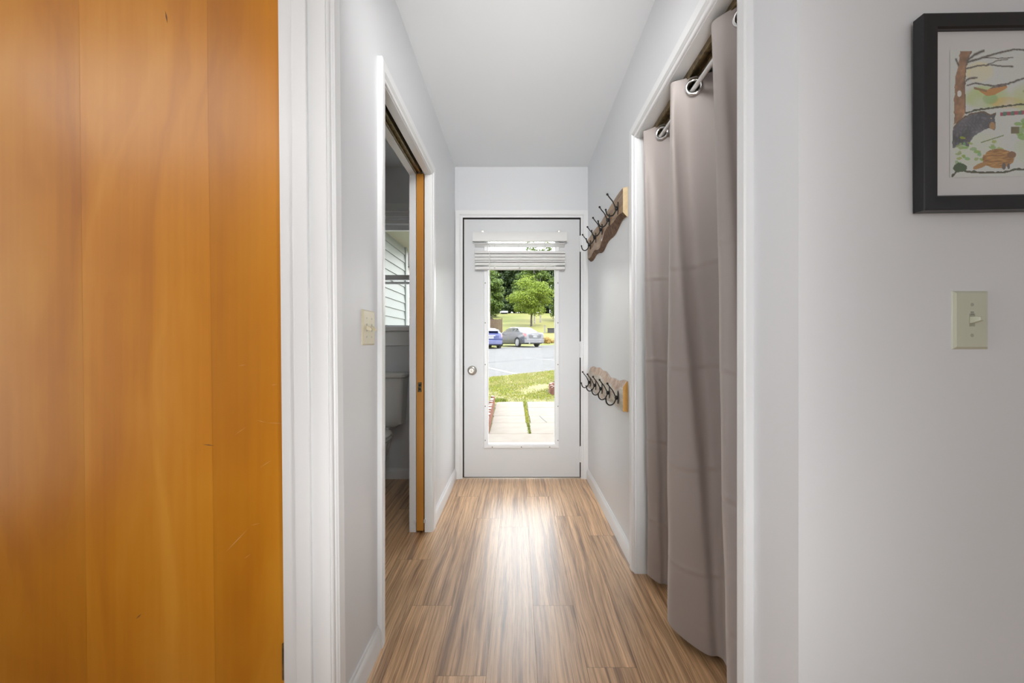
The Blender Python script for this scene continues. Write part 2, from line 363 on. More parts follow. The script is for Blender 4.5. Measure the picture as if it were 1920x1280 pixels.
# ------------------------------------------------------------------ doors
d1 = empty('door_1', ((DX0+DX1)/2, YE+.004, .008), 'white front door with one tall glass panel at hallway end', 'door', kind='structure')
GX0, GX1, GZ0, GZ1 = -.2315, .298, .267, 1.885
y0, y1 = YE+.004, YE+.048
B(((DX0, y0, .012), (GX0, y1, DZ)), ((GX1, y0, .012), (DX1, y1, DZ)), ((GX0, y0, .012), (GX1, y1, GZ0)), ((GX0, y0, GZ1), (GX1, y1, DZ))).build('door_panel', 'door', d1)
# lite frame swept on four sides (opening inside)
def lite():
    pr = [(-.004, .0), (-.004, .004), (.004, .010), (.012, .012), (.026, .011), (.032, .006), (.033, 0)]; k = len(pr); mb = MB(); rows = []
    for (x, z, du, dz) in ((GX0, GZ0, -1, -1), (GX0, GZ1, -1, 1), (GX1, GZ1, 1, 1), (GX1, GZ0, 1, -1)):
        rows.append([(x+du*u, y0-v, z+dz*u) for u, v in pr])
    vs = [p for r in rows for p in r]; fs = []
    for i in range(4):
        j = (i+1) % 4; fs += [(i*k+n, i*k+(n+1) % k, j*k+(n+1) % k, j*k+n) for n in range(k)]
    mb.add(vs, fs)
    for a, b in (((GX0-.004, y0, GZ0), (GX0+.004, y0+.044, GZ1)), ((GX1-.004, y0, GZ0), (GX1+.004, y0+.044, GZ1)), ((GX0, y0, GZ0-.004), (GX1, y0+.044, GZ0+.004))): mb.box(a, b)
    return mb
lf = lite().build('glazing_frame', 'trim', d1, smooth=30)
for px, pz in [(s, z) for s in (GX0-.019, GX1+.019) for z in (1.53, 1.219, .893, .567, .30)]+[(x, GZ0-.019) for x in (-.196, .032, .253)]:
    MB().lathe((px, y0-.0105, pz), (0, -1, 0), [(.0045, 0), (.0045, .0012), (.002, .002)], 10).build('screw', 'screw', lf)
B(((GX0, y0+.020, GZ0), (GX1, y0+.026, GZ1))).build('glass_pane', 'glass', d1)
kb = MB().lathe((-.354, y0, .846), (0, -1, 0), [(.036, 0), (.0365, .005), (.030, .010), (.014, .013), (.012, .030), (.018, .036), (.0265, .044), (.0275, .054), (.024, .063), (.014, .067), (.012, .066), (.009, .066), (.0085, .063)], 32)
kb = kb.build('door_knob', 'nickel', d1, smooth=60)
MB().lathe((-.354, y0-.064, .846), (0, -1, 0), [(.0075, 0), (.0075, .006), (.004, .008)], 16).build('lock_button', 'nickel', kb, smooth=True)
B(((DX0-.006, YE-.004, .812), (DX0+.001, YE+.01, .882))).build('latch_plate', 'black', d1, bevel=.001)
for z in (1.837, 1.010, .192):
    hg = MB(); hg.cyl((DX1+.004, y0-.010, z-.057), (DX1+.004, y0-.010, z+.057), .0075, n=12); hg.box((DX1+.000, y0-.004, z-.055), (DX1+.012, y0+.01, z+.055))
    for q in (-.06, .06): hg.sphere((DX1+.004, y0-.010, z+q*.97), .006, 8, 6)
    hg.build('hinge', 'trim', d1, smooth=30)

# pocket door (slides in the left wall)
d2 = empty('door_2', ((XB+XL)/2, PF+.4, .01), 'amber wood pocket door slid open into the left wall', 'door', kind='structure')
px0, px1 = XB+.0385, XL-.0375
B(((px0, PF-.010, .012), (px1, PF+.78, PH+.004))).build('door_panel', 'amber_edge', d2, bevel=.0015)
pl = B(((px0+.008, PF-.0125, .79), (px1-.009, PF-.0095, .845))).build('edge_pull', 'brass', d2, bevel=.001)
B(((px0+.013, PF-.0135, .80), (px1-.013, PF-.012, .812)), ((px0+.013, PF-.0135, .822), (px1-.013, PF-.012, .835))).build('pull_latch', 'black', pl)

# near amber door, opened flat into the room at left
def amber_door():
    t = empty('door_3', (-.99, LF+.012, .01), 'glossy amber birch flush door standing open at far left', 'door', kind='structure')
    ya, yb = LF+.012, LF+.047; x0, x1 = -1.372, -.607
    sh = .0125
    cuts = [x0, -1.125, -.793, x1]; tones = [(.96, .94, .80), (1.06, 1.06, 1.35), (.93, .90, .80)]
    vs = []; fs = []; tn = []
    for i in range(3):
        a, b = cuts[i]+.0002, cuts[i+1]-.0002; n = len(vs)
        vs += [(a, ya, .01), (b, ya, .01), (b, ya, 2.02), (a, ya, 2.02)]; fs.append((n, n+1, n+2, n+3)); tn.append(tones[i])
    n = len(vs)
    vs += [(x0, ya+.0004, .01), (x1, ya+.0004, .01), (x1, yb, .01), (x0, yb, .01), (x0, ya+.0004, 2.02), (x1, ya+.0004, 2.02), (x1, yb, 2.02), (x0, yb, 2.02)]
    for f in ((0, 3, 2, 1), (4, 5, 6, 7), (0, 1, 5, 4), (1, 2, 6, 5), (2, 3, 7, 6), (3, 0, 4, 7)): fs.append(tuple(n+i for i in f)); tn.append((.8, .7, .5))
    me = bpy.data.meshes.new('door_leaf')
    me.from_pydata([(x-sh*(z-1.073)-t.location.x, y-t.location.y, z-t.location.z) for x, y, z in vs], [], fs); me.materials.append(M['amber'])
    ca = me.color_attributes.new('tone', 'FLOAT_COLOR', 'CORNER')
    for p in me.polygons:
        for li in p.loop_indices: ca.data[li].color = (*tn[p.index], 1)
    o = bpy.data.objects.new('door_leaf', me); COL.objects.link(o); o.parent = t
    # scratches near the free edge, as in the photograph
    sc = MB(); rr = random.Random(5)
    def scr(px, py, qx, qy, w=.0007):
        k = ya/800; p = [((px-970)*k, 1.073-(py-640)*k), ((qx-970)*k, 1.073-(qy-640)*k)]
        dx, dz = p[1][0]-p[0][0], p[1][1]-p[0][1]; l = math.hypot(dx, dz); nx, nz = -dz/l*w/2, dx/l*w/2
        sc.add([(p[0][0], ya-.0003, p[0][1]), ((p[0][0]+p[1][0])/2+nx, ya-.0003, (p[0][1]+p[1][1])/2+nz), (p[1][0], ya-.0003, p[1][1]), ((p[0][0]+p[1][0])/2-nx, ya-.0003, (p[0][1]+p[1][1])/2-nz)], [(0, 1, 2, 3)])
    for q in ((422, 1036, 466, 990, .0013), (440, 815, 462, 800), (486, 877, 510, 862), (480, 787, 500, 792), (500, 792, 533, 794), (458, 1047, 470, 1038), (447, 686, 462, 683), (508, 722, 520, 720), (470, 985, 488, 980)): scr(*q)
    sc.build('scratches', mat('pale_scratch', (.75, .48, .25), .5), t)
    kn = MB()
    for q in ((310, 20, 314, 44, .004), (255, 1160, 266, 1150, .003), (380, 833, 403, 835, .003)):
        sc2 = sc; sc = kn; scr(*q); sc = sc2
    kn.build('knots', mat('knot_brown', (.22, .10, .03), .6), t)
    for z in (1.8, .25):
        MB().cyl((-.600, ya-.006, z-.045), (-.600, ya-.006, z+.045), .006, n=12).build('hinge', 'brass', t, smooth=30)
amber_door()

# ------------------------------------------------------------------ window blind on the front door
def blind():
    t = empty('window_blind', (.03, YE, 1.62), 'white horizontal slat blind drawn up at top of front door', 'blind')
    x0, x1 = -.338, .377; yb = YE-.050
    hr = MB(); hr.box((x0+.004, yb+.006, 1.853), (x1-.004, YE+.002, 1.905)); hr.build('headrail', 'vinyl', t, bevel=.002)
    MB().prism([(yb-.004, 1.848), (yb+.004, 1.846), (yb+.006, 1.853), (yb+.006, 1.912), (yb+.001, 1.918), (yb-.003, 1.908), (yb-.006, 1.87)], lambda u, v, d: (d, u, v), x0-.006, x1+.006).build('valance', 'vinyl', t, smooth=40)
    for bx in (-.268, .322): B(((bx-.010, yb+.010, 1.905), (bx+.010, YE+.004, 1.932)), ((bx-.006, yb+.03, 1.912), (bx+.006, YE, 1.926))).build('mounting_bracket', 'nickel', t, bevel=.001)
    zs = [1.822]+[1.770-.0128*i for i in range(9)]
    rr = random.Random(2)
    for i, z in enumerate(zs):
        s = MB(); tl = 0 if i == 0 else rr.uniform(-.0015, .0015)
        n = 7; dx = rr.uniform(-.004, .004)*(i > 0); vs = []
        for xx in (x0+.009+dx, x1-.009+dx):
            for j in range(n):
                u = -1+2*j/(n-1); vs.append((xx, YE-.0265+u*.024, z+(.003 if i == 0 else .0045)*(1-u*u)+(0 if i == 0 else .0028)+tl*u*2+(.010*(-u) if i == 0 else 0)))
            for j in range(n):
                u = 1-2*j/(n-1); vs.append((xx, YE-.0265+u*.024, z-(.003 if i == 0 else .0062)+.003*(1-u*u)+tl*u*2+(.010*(-u) if i == 0 else 0)))
        k = 2*n; s.add(vs, [(j, (j+1) % k, k+(j+1) % k, k+j) for j in range(k)]+[tuple(range(k)), tuple(range(2*k-1, k-1, -1))])
        s.build('slat', 'vinyl', t, smooth=40)
    br = B(((x0+.010, YE-.050, 1.630), (x1-.007, YE-.004, 1.652))).build('bottom_rail', 'vinyl', t, bevel=.005, seg=3)
    for x in (-.175, .018, .214):
        MB().lathe((x, YE-.05, 1.641), (0, -1, 0), [(.006, 0), (.005, .003), (.002, .004)], 12).build('cord_button', 'nickel', br, smooth=True)
        c = MB()
        for yy in (YE-.051, YE-.003): c.tube([(x, yy, 1.86), (x+.001, yy-.001, 1.75), (x, yy, 1.645)], .0012, 6)
        c.build('ladder_cord', 'vinyl', t)
    w = MB(); w.tube([(-.214, yb-.010, 1.85), (-.2145, yb-.010, 1.30)], .0032, 8); w.tube([(-.214, yb-.002, 1.862), (-.214, yb-.010, 1.85)], .002, 6)
    w.build('tilt_wand', 'rod', t, smooth=True)
blind()

# ------------------------------------------------------------------ coat racks
def live_wood(name, c0, c1, c2, bark):
    m = mat(name, c1, .45, coat=.15)
    t = N(m, 'ShaderNodeTexCoord'); v = t.outputs['Object']
    g = noise(m, 1, 5, v, (30, 4, 34), .6, 1.2); q = noise(m, 5, 3, v)
    r = ramp(m, g.outputs['Fac'], [(.3, c0), (.5, c1), (.7, c2)]); rb = ramp(m, q.outputs['Fac'], [(.58, (0, 0, 0)), (.66, (1, 1, 1))])
    mx = N(m, 'ShaderNodeMix', data_type='RGBA'); L(m, rb.outputs[0], mx.inputs[0]); L(m, r.outputs[0], mx.inputs[6]); mx.inputs[7].default_value = (*bark, 1)
    L(m, mx.outputs[2], P(m).inputs['Base Color']); bump(m, g.outputs['Fac'], .3, .004); return m
M['oak_slab'] = live_wood('live_edge_brown', (.16, .075, .028), (.30, .17, .07), (.40, .25, .12), (.20, .085, .03))
M['bark'] = noisy('rough_bark', (.085, .038, .018), (.20, .11, .06), 45, .8, bs=.5)
M['pale_slab'] = live_wood('live_edge_pale', (.26, .19, .13), (.42, .34, .26), (.52, .42, .34), (.40, .26, .18))
M['pale_bark'] = noisy('pale_sapwood', (.40, .27, .20), (.58, .44, .34), 30, .7, bs=.5)
M['cut_pale'] = noisy('cut_pale', (.55, .42, .24), (.65, .52, .32), 30, .5)
M['cut_orange'] = noisy('cut_orange', (.50, .25, .05), (.60, .33, .08), 20, .4)
def coat_rack(name, label, z_top, z_bot, thick, bev, mats, wave):
    ya, yb = 2.137, 3.20
    t = empty(name, (XR, (ya+yb)/2, .5*(z_top(0)+z_bot(0))), label, 'coat rack')
    n = 44; K = 6; vs = []
    for i in range(n+1):
        u = i/n; y = ya+(yb-ya)*u; zt, zb = z_top(u), z_bot(u); e = thick(u); b0, b1 = bev(u)
        vs += [(XR, y, zb), (XR-.004, y, zb), (XR-e, y, zb+b0), (XR-e, y, zt-b1), (XR-.005, y, zt), (XR, y, zt)]
    fs = []; mi = []
    for i in range(n):
        for k in range(K):
            fs.append((i*K+k, i*K+(k+1) % K, (i+1)*K+(k+1) % K, (i+1)*K+k)); mi.append(1 if k in (1, 3) else 0)
    fs += [tuple(range(K-1, -1, -1)), tuple(n*K+k for k in range(K))]; mi += [2, 2]
    mb = MB(); mb.add(vs, fs); mb.m = mi
    mb.build('board', mats, t, smooth=35)
    return t
up = coat_rack('coat_rack', 'upper live-edge brown wood coat rack with five black hooks',
    lambda u: 1.846+.006*sin(u*9)-.012*u, lambda u: 1.688+.012*sin(u*7+1)-.030*u+.01*sin(u*19), lambda u: .024+.001*sin(u*20),
    lambda u: (.022+.045*max(0, sin(u*5.3-.2))**2, .003), ['oak_slab', 'bark', 'cut_pale'], 1)
lo = coat_rack('coat_rack', 'lower live-edge pale wood coat rack with five black hooks',
    lambda u: .873+.022*max(0, sin((u-.35)*4.2))**1.0-.012*max(0, sin(u*6))**2+.004*sin(u*30), lambda u: .720+.008*sin(u*8), lambda u: .024,
    lambda u: (.003, .030+.022*sin(u*11)**2), ['pale_slab', 'pale_bark', 'cut_orange'], 1)
def crv(p, n=8):
    out = []; P_ = [p[0]]+list(p)+[p[-1]]
    for i in range(1, len(P_)-2):
        a, b, c, d = (Vector((*q, 0)) for q in P_[i-1:i+3])
        for k in range(n):
            t = k/n; out.append(.5*((2*b)+(-a+c)*t+(2*a-5*b+4*c-d)*t*t+(-a+3*b-3*c+d)*t**3))
    out.append(Vector((*p[-1], 0))); return out
hook0 = None
def make_hook(parent, y, z, xf):
    global hook0
    if hook0 is None:
        mb = MB()
        upc = crv([(.003, -.006), (.012, -.004), (.020, .012), (.030, .032), (.046, .052), (.056, .066)])
        mb.tube([(-q.x, 0, q.y) for q in upc], [.0042-.0012*min(1, i/20) for i in range(len(upc))], 10)
        mb.sphere((-.057, 0, .068), .0062, 10, 8)
        loc_ = crv([(.012, -.004), (.016, -.022), (.028, -.040), (.046, -.045), (.060, -.034), (.065, -.014)])
        mb.tube([(-q.x, 0, q.y) for q in loc_], .0036, 10); mb.sphere((-.0655, 0, -.012), .0052, 10, 8)
        mb.sphere((-.010, 0, -.006), .009, 10, 8, (1, .8, 1.3))
        mb.box((-.004, -.010, -.022), (0, .010, .016)); mb.prism([(-.010, -.022), (.010, -.022), (0, -.038)], lambda u, v, d: (d, u, v), -.004, 0)
        mb.prism([(-.010, .016), (.010, .016), (0, .030)], lambda u, v, d: (d, u, v), -.004, 0)
        hook0 = mb.build('hook', 'black', parent, smooth=40, world=False); o = hook0
    else:
        o = hook0.copy(); COL.objects.link(o); o.parent = parent
    o.location = Vector((xf, y, z))-parent.location
    return o
for rk, z in ((up, 1.775), (lo, .785)):
    for i in range(5): make_hook(rk, 2.235+.2115*i, z, XR-.0245)

# ------------------------------------------------------------------ switches
def switch_plate(t, ax, face, cu, cz, w, h, toggles, m, dirs):
    """ax maps (u along wall, out from wall, z)"""
    mb = MB(); d = .0055; b = .005
    a = [(-w/2, 0), (w/2, 0)]
    vs = [ax(cu+sx_*w/2, 0, cz+sz*h/2) for sz in (-1, 1) for sx_ in (-1, 1)]+[ax(cu+sx_*(w/2-.0008), d*.35, cz+sz*(h/2-.0008)) for sz in (-1, 1) for sx_ in (-1, 1)]+[ax(cu+sx_*(w/2-b), d, cz+sz*(h/2-b)) for sz in (-1, 1) for sx_ in (-1, 1)]
    q = lambda o: (o, o+1, o+3, o+2)
    fs = [q(0), q(8)]
    for o in (0, 4): fs += [(o, o+1, o+5, o+4), (o+1, o+3, o+7, o+5), (o+3, o+2, o+6, o+7), (o+2, o, o+4, o+6)]
    mb.add(vs, fs); mb.build('plate', m, t, smooth=20)
    for tu, ang in toggles:
        u = cu+tu
        n = Vector(ax(0, 1, 0))-Vector(ax(0, 0, 0)); zz = Vector((0, 0, 1)); uu = Vector(ax(1, 0, 0))-Vector(ax(0, 0, 0))
        c = Vector(ax(u, d, cz)); dirv = (n*cos(ang)+zz*sin(ang)); pv = zz*cos(ang)-n*sin(ang)
        tg = MB(); v = []
        for l, hw, hh in ((-.002, .0048, .0065), (.006, .0046, .0058), (.016, .0036, .0036), (.018, .0028, .0026)):
            for a_, b_ in ((-1, -1), (1, -1), (1, 1), (-1, 1)): v.append(c+dirv*l+uu*hw*a_+pv*hh*b_)
        f = [(3, 2, 1, 0), (12, 13, 14, 15)]
        for i in range(3): f += [(i*4+j, i*4+(j+1) % 4, i*4+4+(j+1) % 4, i*4+4+j) for j in range(4)]
        tg.add(v, f); tg.build('toggle', m, t, smooth=50)
        sl = MB()
        sl.box(ax(u-.0055, d-.001, cz-.0125), ax(u+.0055, d+.0002, cz+.0125)); sl.build('toggle_slot', 'slot', t)
        for sz in (.030, -.030): MB().lathe(ax(u, d-.0005, cz+sz), tuple(n), [(.0034, 0), (.0032, .001), (.0012, .0014)], 12).build('screw', 'screw_iv', t, smooth=40)
M['slot'] = mat('slot_shade', (.40, .40, .31), .5); M['screw_iv'] = mat('screw_ivory', (.42, .42, .34), .35, .2)
t = empty('light_switch', (XL, 1.455, .985), 'yellowed two-gang toggle switch plate beside the pocket door', 'light switch')
switch_plate(t, lambda u, o, z: (XL+o, u, z), 0, 1.394, 1.118, .114, .1145, [(-.023, -.45), (.023, -.45)], 'ivory2', 1)
# place by measured near/far edges
t2 = empty('light_switch', (.89, YC, 1.03), 'ivory single toggle switch below the framed picture', 'light switch')
switch_plate(t2, lambda u, o, z: (u, YC-o, z), 0, .8885, 1.115, .070, .1145, [(.0, .10)], 'ivory', 1)
B(((.8855, YC-.0062, 1.126), (.8915, YC-.005, 1.1275)), ((.8855, YC-.0062, 1.1295), (.8915, YC-.005, 1.131))).build('indicator_slots', 'screw', t2)

# ------------------------------------------------------------------ framed watercolour
def picture():
    W_, Hh, dp = .50, .372, .022; cz = 1.073+ (640-208)/989; x0 = .777
    t = empty('framed_picture', (x0, YC-.001, cz-Hh/2), 'black framed watercolour of woodland animals on grey wall', 'picture')
    t.rotation_euler = (R(1.0), R(-.9), 0)
    f = MB(); fw = .0285
    rows = []
    pr = [(0, 0), (0, -dp), (fw*.12, -dp-.001), (fw-.003, -dp-.001), (fw, -dp+.002), (fw, -dp+.010), (fw, 0)]; k = len(pr)
    for (x, z, du, dz) in ((0, 0, 1, 1), (0, Hh, 1, -1), (W_, Hh, -1, -1), (W_, 0, -1, 1)): rows.append([(x+du*u, v, z+dz*u) for u, v in pr])
    vs = [p for r in rows for p in r]; fs = []
    for i in range(4):
        j = (i+1) % 4; fs += [(i*k+n, i*k+(n+1) % k, j*k+(n+1) % k, j*k+n) for n in range(k)]
    f.add(vs, fs); f.build('frame', 'frame', t, world=False, smooth=20)
    B(((fw, -dp+.010, fw), (W_-fw, -dp+.013, Hh-fw))).build('mat_board', 'mat_board', t, world=False)
    # painting on a fine colour grid: coordinates below are those of the enlarged photograph
    U = .332e-3; X0, X1, Y0, Y1 = 285, 1080, 275, 1010; st = 3.0
    nx, ny = int((X1-X0)/st), int((Y1-Y0)/st); rr = random.Random(11)
    from mathutils import noise as mn
    def poly(p, x, y):
        c = False; j = len(p)-1
        for i in range(len(p)):
            if (p[i][1] > y) != (p[j][1] > y) and x < (p[j][0]-p[i][0])*(y-p[i][1])/(p[j][1]-p[i][1])+p[i][0]: c = not c
            j = i
        return c
    def dl(p, x, y):
        d = 1e9
        for (ax, ay), (bx, by) in zip(p, p[1:]):
            vx, vy = bx-ax, by-ay; s = max(0, min(1, ((x-ax)*vx+(y-ay)*vy)/(vx*vx+vy*vy))); d = min(d, math.hypot(x-ax-s*vx, y-ay-s*vy))
        return d
    def ell(cx, cy, rx, ry, x, y): return ((x-cx)/rx)**2+((y-cy)/ry)**2
    trunk = [(345, 285), (412, 285), (392, 330), (380, 380), (374, 450), (378, 640), (350, 680), (308, 705), (310, 600), (316, 440), (335, 360)]
    bear = [(303, 720), (345, 675), (400, 642), (480, 628), (520, 650), (556, 640), (545, 672), (552, 720), (545, 742), (510, 728), (470, 745), (430, 770), (405, 800), (395, 835), (360, 822), (300, 842)]
    bird = [(425, 492), (455, 500), (500, 510), (560, 478), (612, 472), (618, 498), (580, 520), (545, 538), (500, 545)]
    lines = [([(385, 340), (430, 305), (480, 284)], 5), ([(385, 350), (480, 322), (560, 300), (665, 278), (760, 290)], 4), ([(480, 322), (570, 330), (650, 326)], 2), ([(380, 385), (450, 370), (520, 366), (580, 374), (650, 378)], 3), ([(380, 455), (400, 442), (440, 438)], 4), ([(385, 482), (430, 468), (480, 478), (570, 492), (665, 462), (760, 430)], 3.4), ([(320, 330), (335, 365)], 4), ([(500, 365), (560, 342), (620, 336)], 2)]
    lines2 = [([(380, 640), (430, 625), (490, 618), (560, 610), (640, 600), (760, 590), (900, 610)], 5), ([(300, 1003), (325, 975), (345, 962), (385, 978), (480, 985), (600, 986), (670, 968), (800, 975), (950, 965)], 6)]
    rnd_leaves = [(rr.uniform(315, 600), rr.uniform(780, 930), rr.uniform(8, 22), rr.uniform(6, 14)) for _ in range(34)]+[(rr.uniform(680, 1040), rr.uniform(500, 940), rr.uniform(10, 30), rr.uniform(8, 20)) for _ in range(70)]
    def col(x, y):
        a = mn.noise(Vector((x*.012, y*.012, 0))); b = mn.noise(Vector((x*.05, y*.05, 3))); c2 = mn.noise(Vector((x*.2, y*.2, 7)))
        paper = Vector((.72, .76, .74)); c = paper.copy()
        jag = 10*b
        if y+jag < 300 and x > 420 or x < 305+jag*.5: c = paper
        def wash(cc, d, k=1.0):
            nonlocal c
            w = max(0, min(1, (1-d)*2.2))*k*(.75+.5*a); c = c*(1-w)+Vector(cc)*w
        wash((.85, .78, .45), ell(455, 405, 95, 65, x, y), .7); wash((.55, .70, .22), ell(500, 550, 150, 75, x, y), .8)
        wash((.80, .55, .16), ell(620, 585, 110, 38, x, y), .8); wash((.30, .55, .20), ell(520, 560, 50, 35, x, y), .7)
        wash((.62, .70, .30), ell(780, 560, 160, 110, x, y), .7); wash((.70, .80, .55), ell(450, 850, 160, 110, x, y), .4); wash((.6, .75, .4), ell(840, 860, 200, 110, x, y), .6)
        if poly(trunk, x+jag*.6, y): c = Vector((.36, .19, .10))*(1+.5*a+.35*b); c = c.lerp(Vector((.12, .08, .06)), max(0, min(1, 1-dl(trunk[1:6], x, y)/9)))
        if ell(340, 528, 13, 18, x, y) < 1: c = Vector((.8, .8, .78))
        for p, w in lines:
            d = dl(p, x+jag*.3, y+jag*.3)
            if d < w: c = Vector((.10, .09, .08))
            elif d < w*2: c = c.lerp(Vector((.2, .16, .12)), .4)
        for p, w in lines2:
            if dl(p, x, y+jag*.4) < w*(1+.5*b): c = Vector((.07, .075, .035))
        if poly(bird, x+jag*.3, y): c = Vector((.17, .14, .13))*(1+.6*b) if y < 505+(x-500)*-.15 else Vector((.62, .30, .08))
        if 425 < x < 500 and abs(y-(497+(x-425)*.25)) < 7: c = Vector((.35, .22, .10))
        if poly(bear, x+jag*.5, y+jag*.4):
            c = Vector((.10, .10, .125))*(1+1.2*abs(b)+.8*a)
            if ell(532, 718, 17, 24, x, y) < 1: c = Vector((.48, .28, .12))
            if dl(bear[:6], x, y) < 8: c = Vector((.16, .10, .05))
            if ell(525, 672, 4, 4, x, y) < 1: c = Vector((.6, .5, .3))
        for lx, ly, rx, ry in rnd_leaves:
            if ell(lx, ly, rx, ry, x+jag*.6, y+jag*.6) < 1: c = c*.25+Vector((.30+.1*sin(lx), .50, .10+.1*cos(ly)))*.75
        if 465 < x < 600 and abs(y-(812-(x-465)*.30)) < 3: c = Vector((.20, .28, .08))
        if ell(345, 955, 40, 26, x, y+jag) < 1: c = Vector((.05, .11, .04))
        e = ell(565, 905, 92+14*b, 56, x, y-abs(x-565)*.0)
        if e < 1: c = Vector((.62, .34, .10)).lerp(Vector((.34, .15, .04)), max(0, min(1, .5+1.3*mn.noise(Vector((x*.03+y*.03, y*.12, 1))))))
        if ell(462, 945, 42, 15, x, y-(x-462)*-.35) < 1: c = Vector((.50, .27, .09))
        if ell(645, 885, 26, 20, x, y) < 1: c = Vector((.28, .14, .06))
        if ell(600, 950, 12, 20, x, y) < 1 or ell(628, 950, 8, 18, x, y) < 1: c = Vector((.15, .12, .12))
        if 640 < x < 690 and 722 < y < 764: c = Vector((.20, .18, .09))
        if 578 < x < 720 and abs(y-(650-(x-578)*.06)) < 11: c = Vector((.10, .22, .16)) if (int(x/22) % 2) else Vector((.45, .08, .14))
        c = c.lerp(Vector((.60, .62, .60)), .16); return c*(1+.06*c2)
    me = bpy.data.meshes.new('watercolour'); vs = []; fs = []; cl = []
    for j in range(ny+1):
        for i in range(nx+1):
            x = X0+i*st; y = Y0+j*st; vs.append((fw+(x-192)*U+0.0, -dp+.0095, Hh-fw-(y-172)*U)); c = col(x, y); cl.append((max(0, c.x), max(0, c.y), max(0, c.z), 1))
    for j in range(ny):
        for i in range(nx): a = j*(nx+1)+i; fs.append((a, a+1, a+nx+2, a+nx+1))
    me.from_pydata(vs, [], fs); ca = me.color_attributes.new('paint', 'FLOAT_COLOR', 'POINT')
    ca.data.foreach_set('color', [q for c in cl for q in c])
    m = mat('watercolour', (1, 1, 1), .75); an = N(m, 'ShaderNodeAttribute', attribute_name='paint'); L(m, an.outputs['Color'], P(m).inputs['Base Color'])
    me.materials.append(m); o = bpy.data.objects.new('watercolour', me); COL.objects.link(o); o.parent = t
picture()

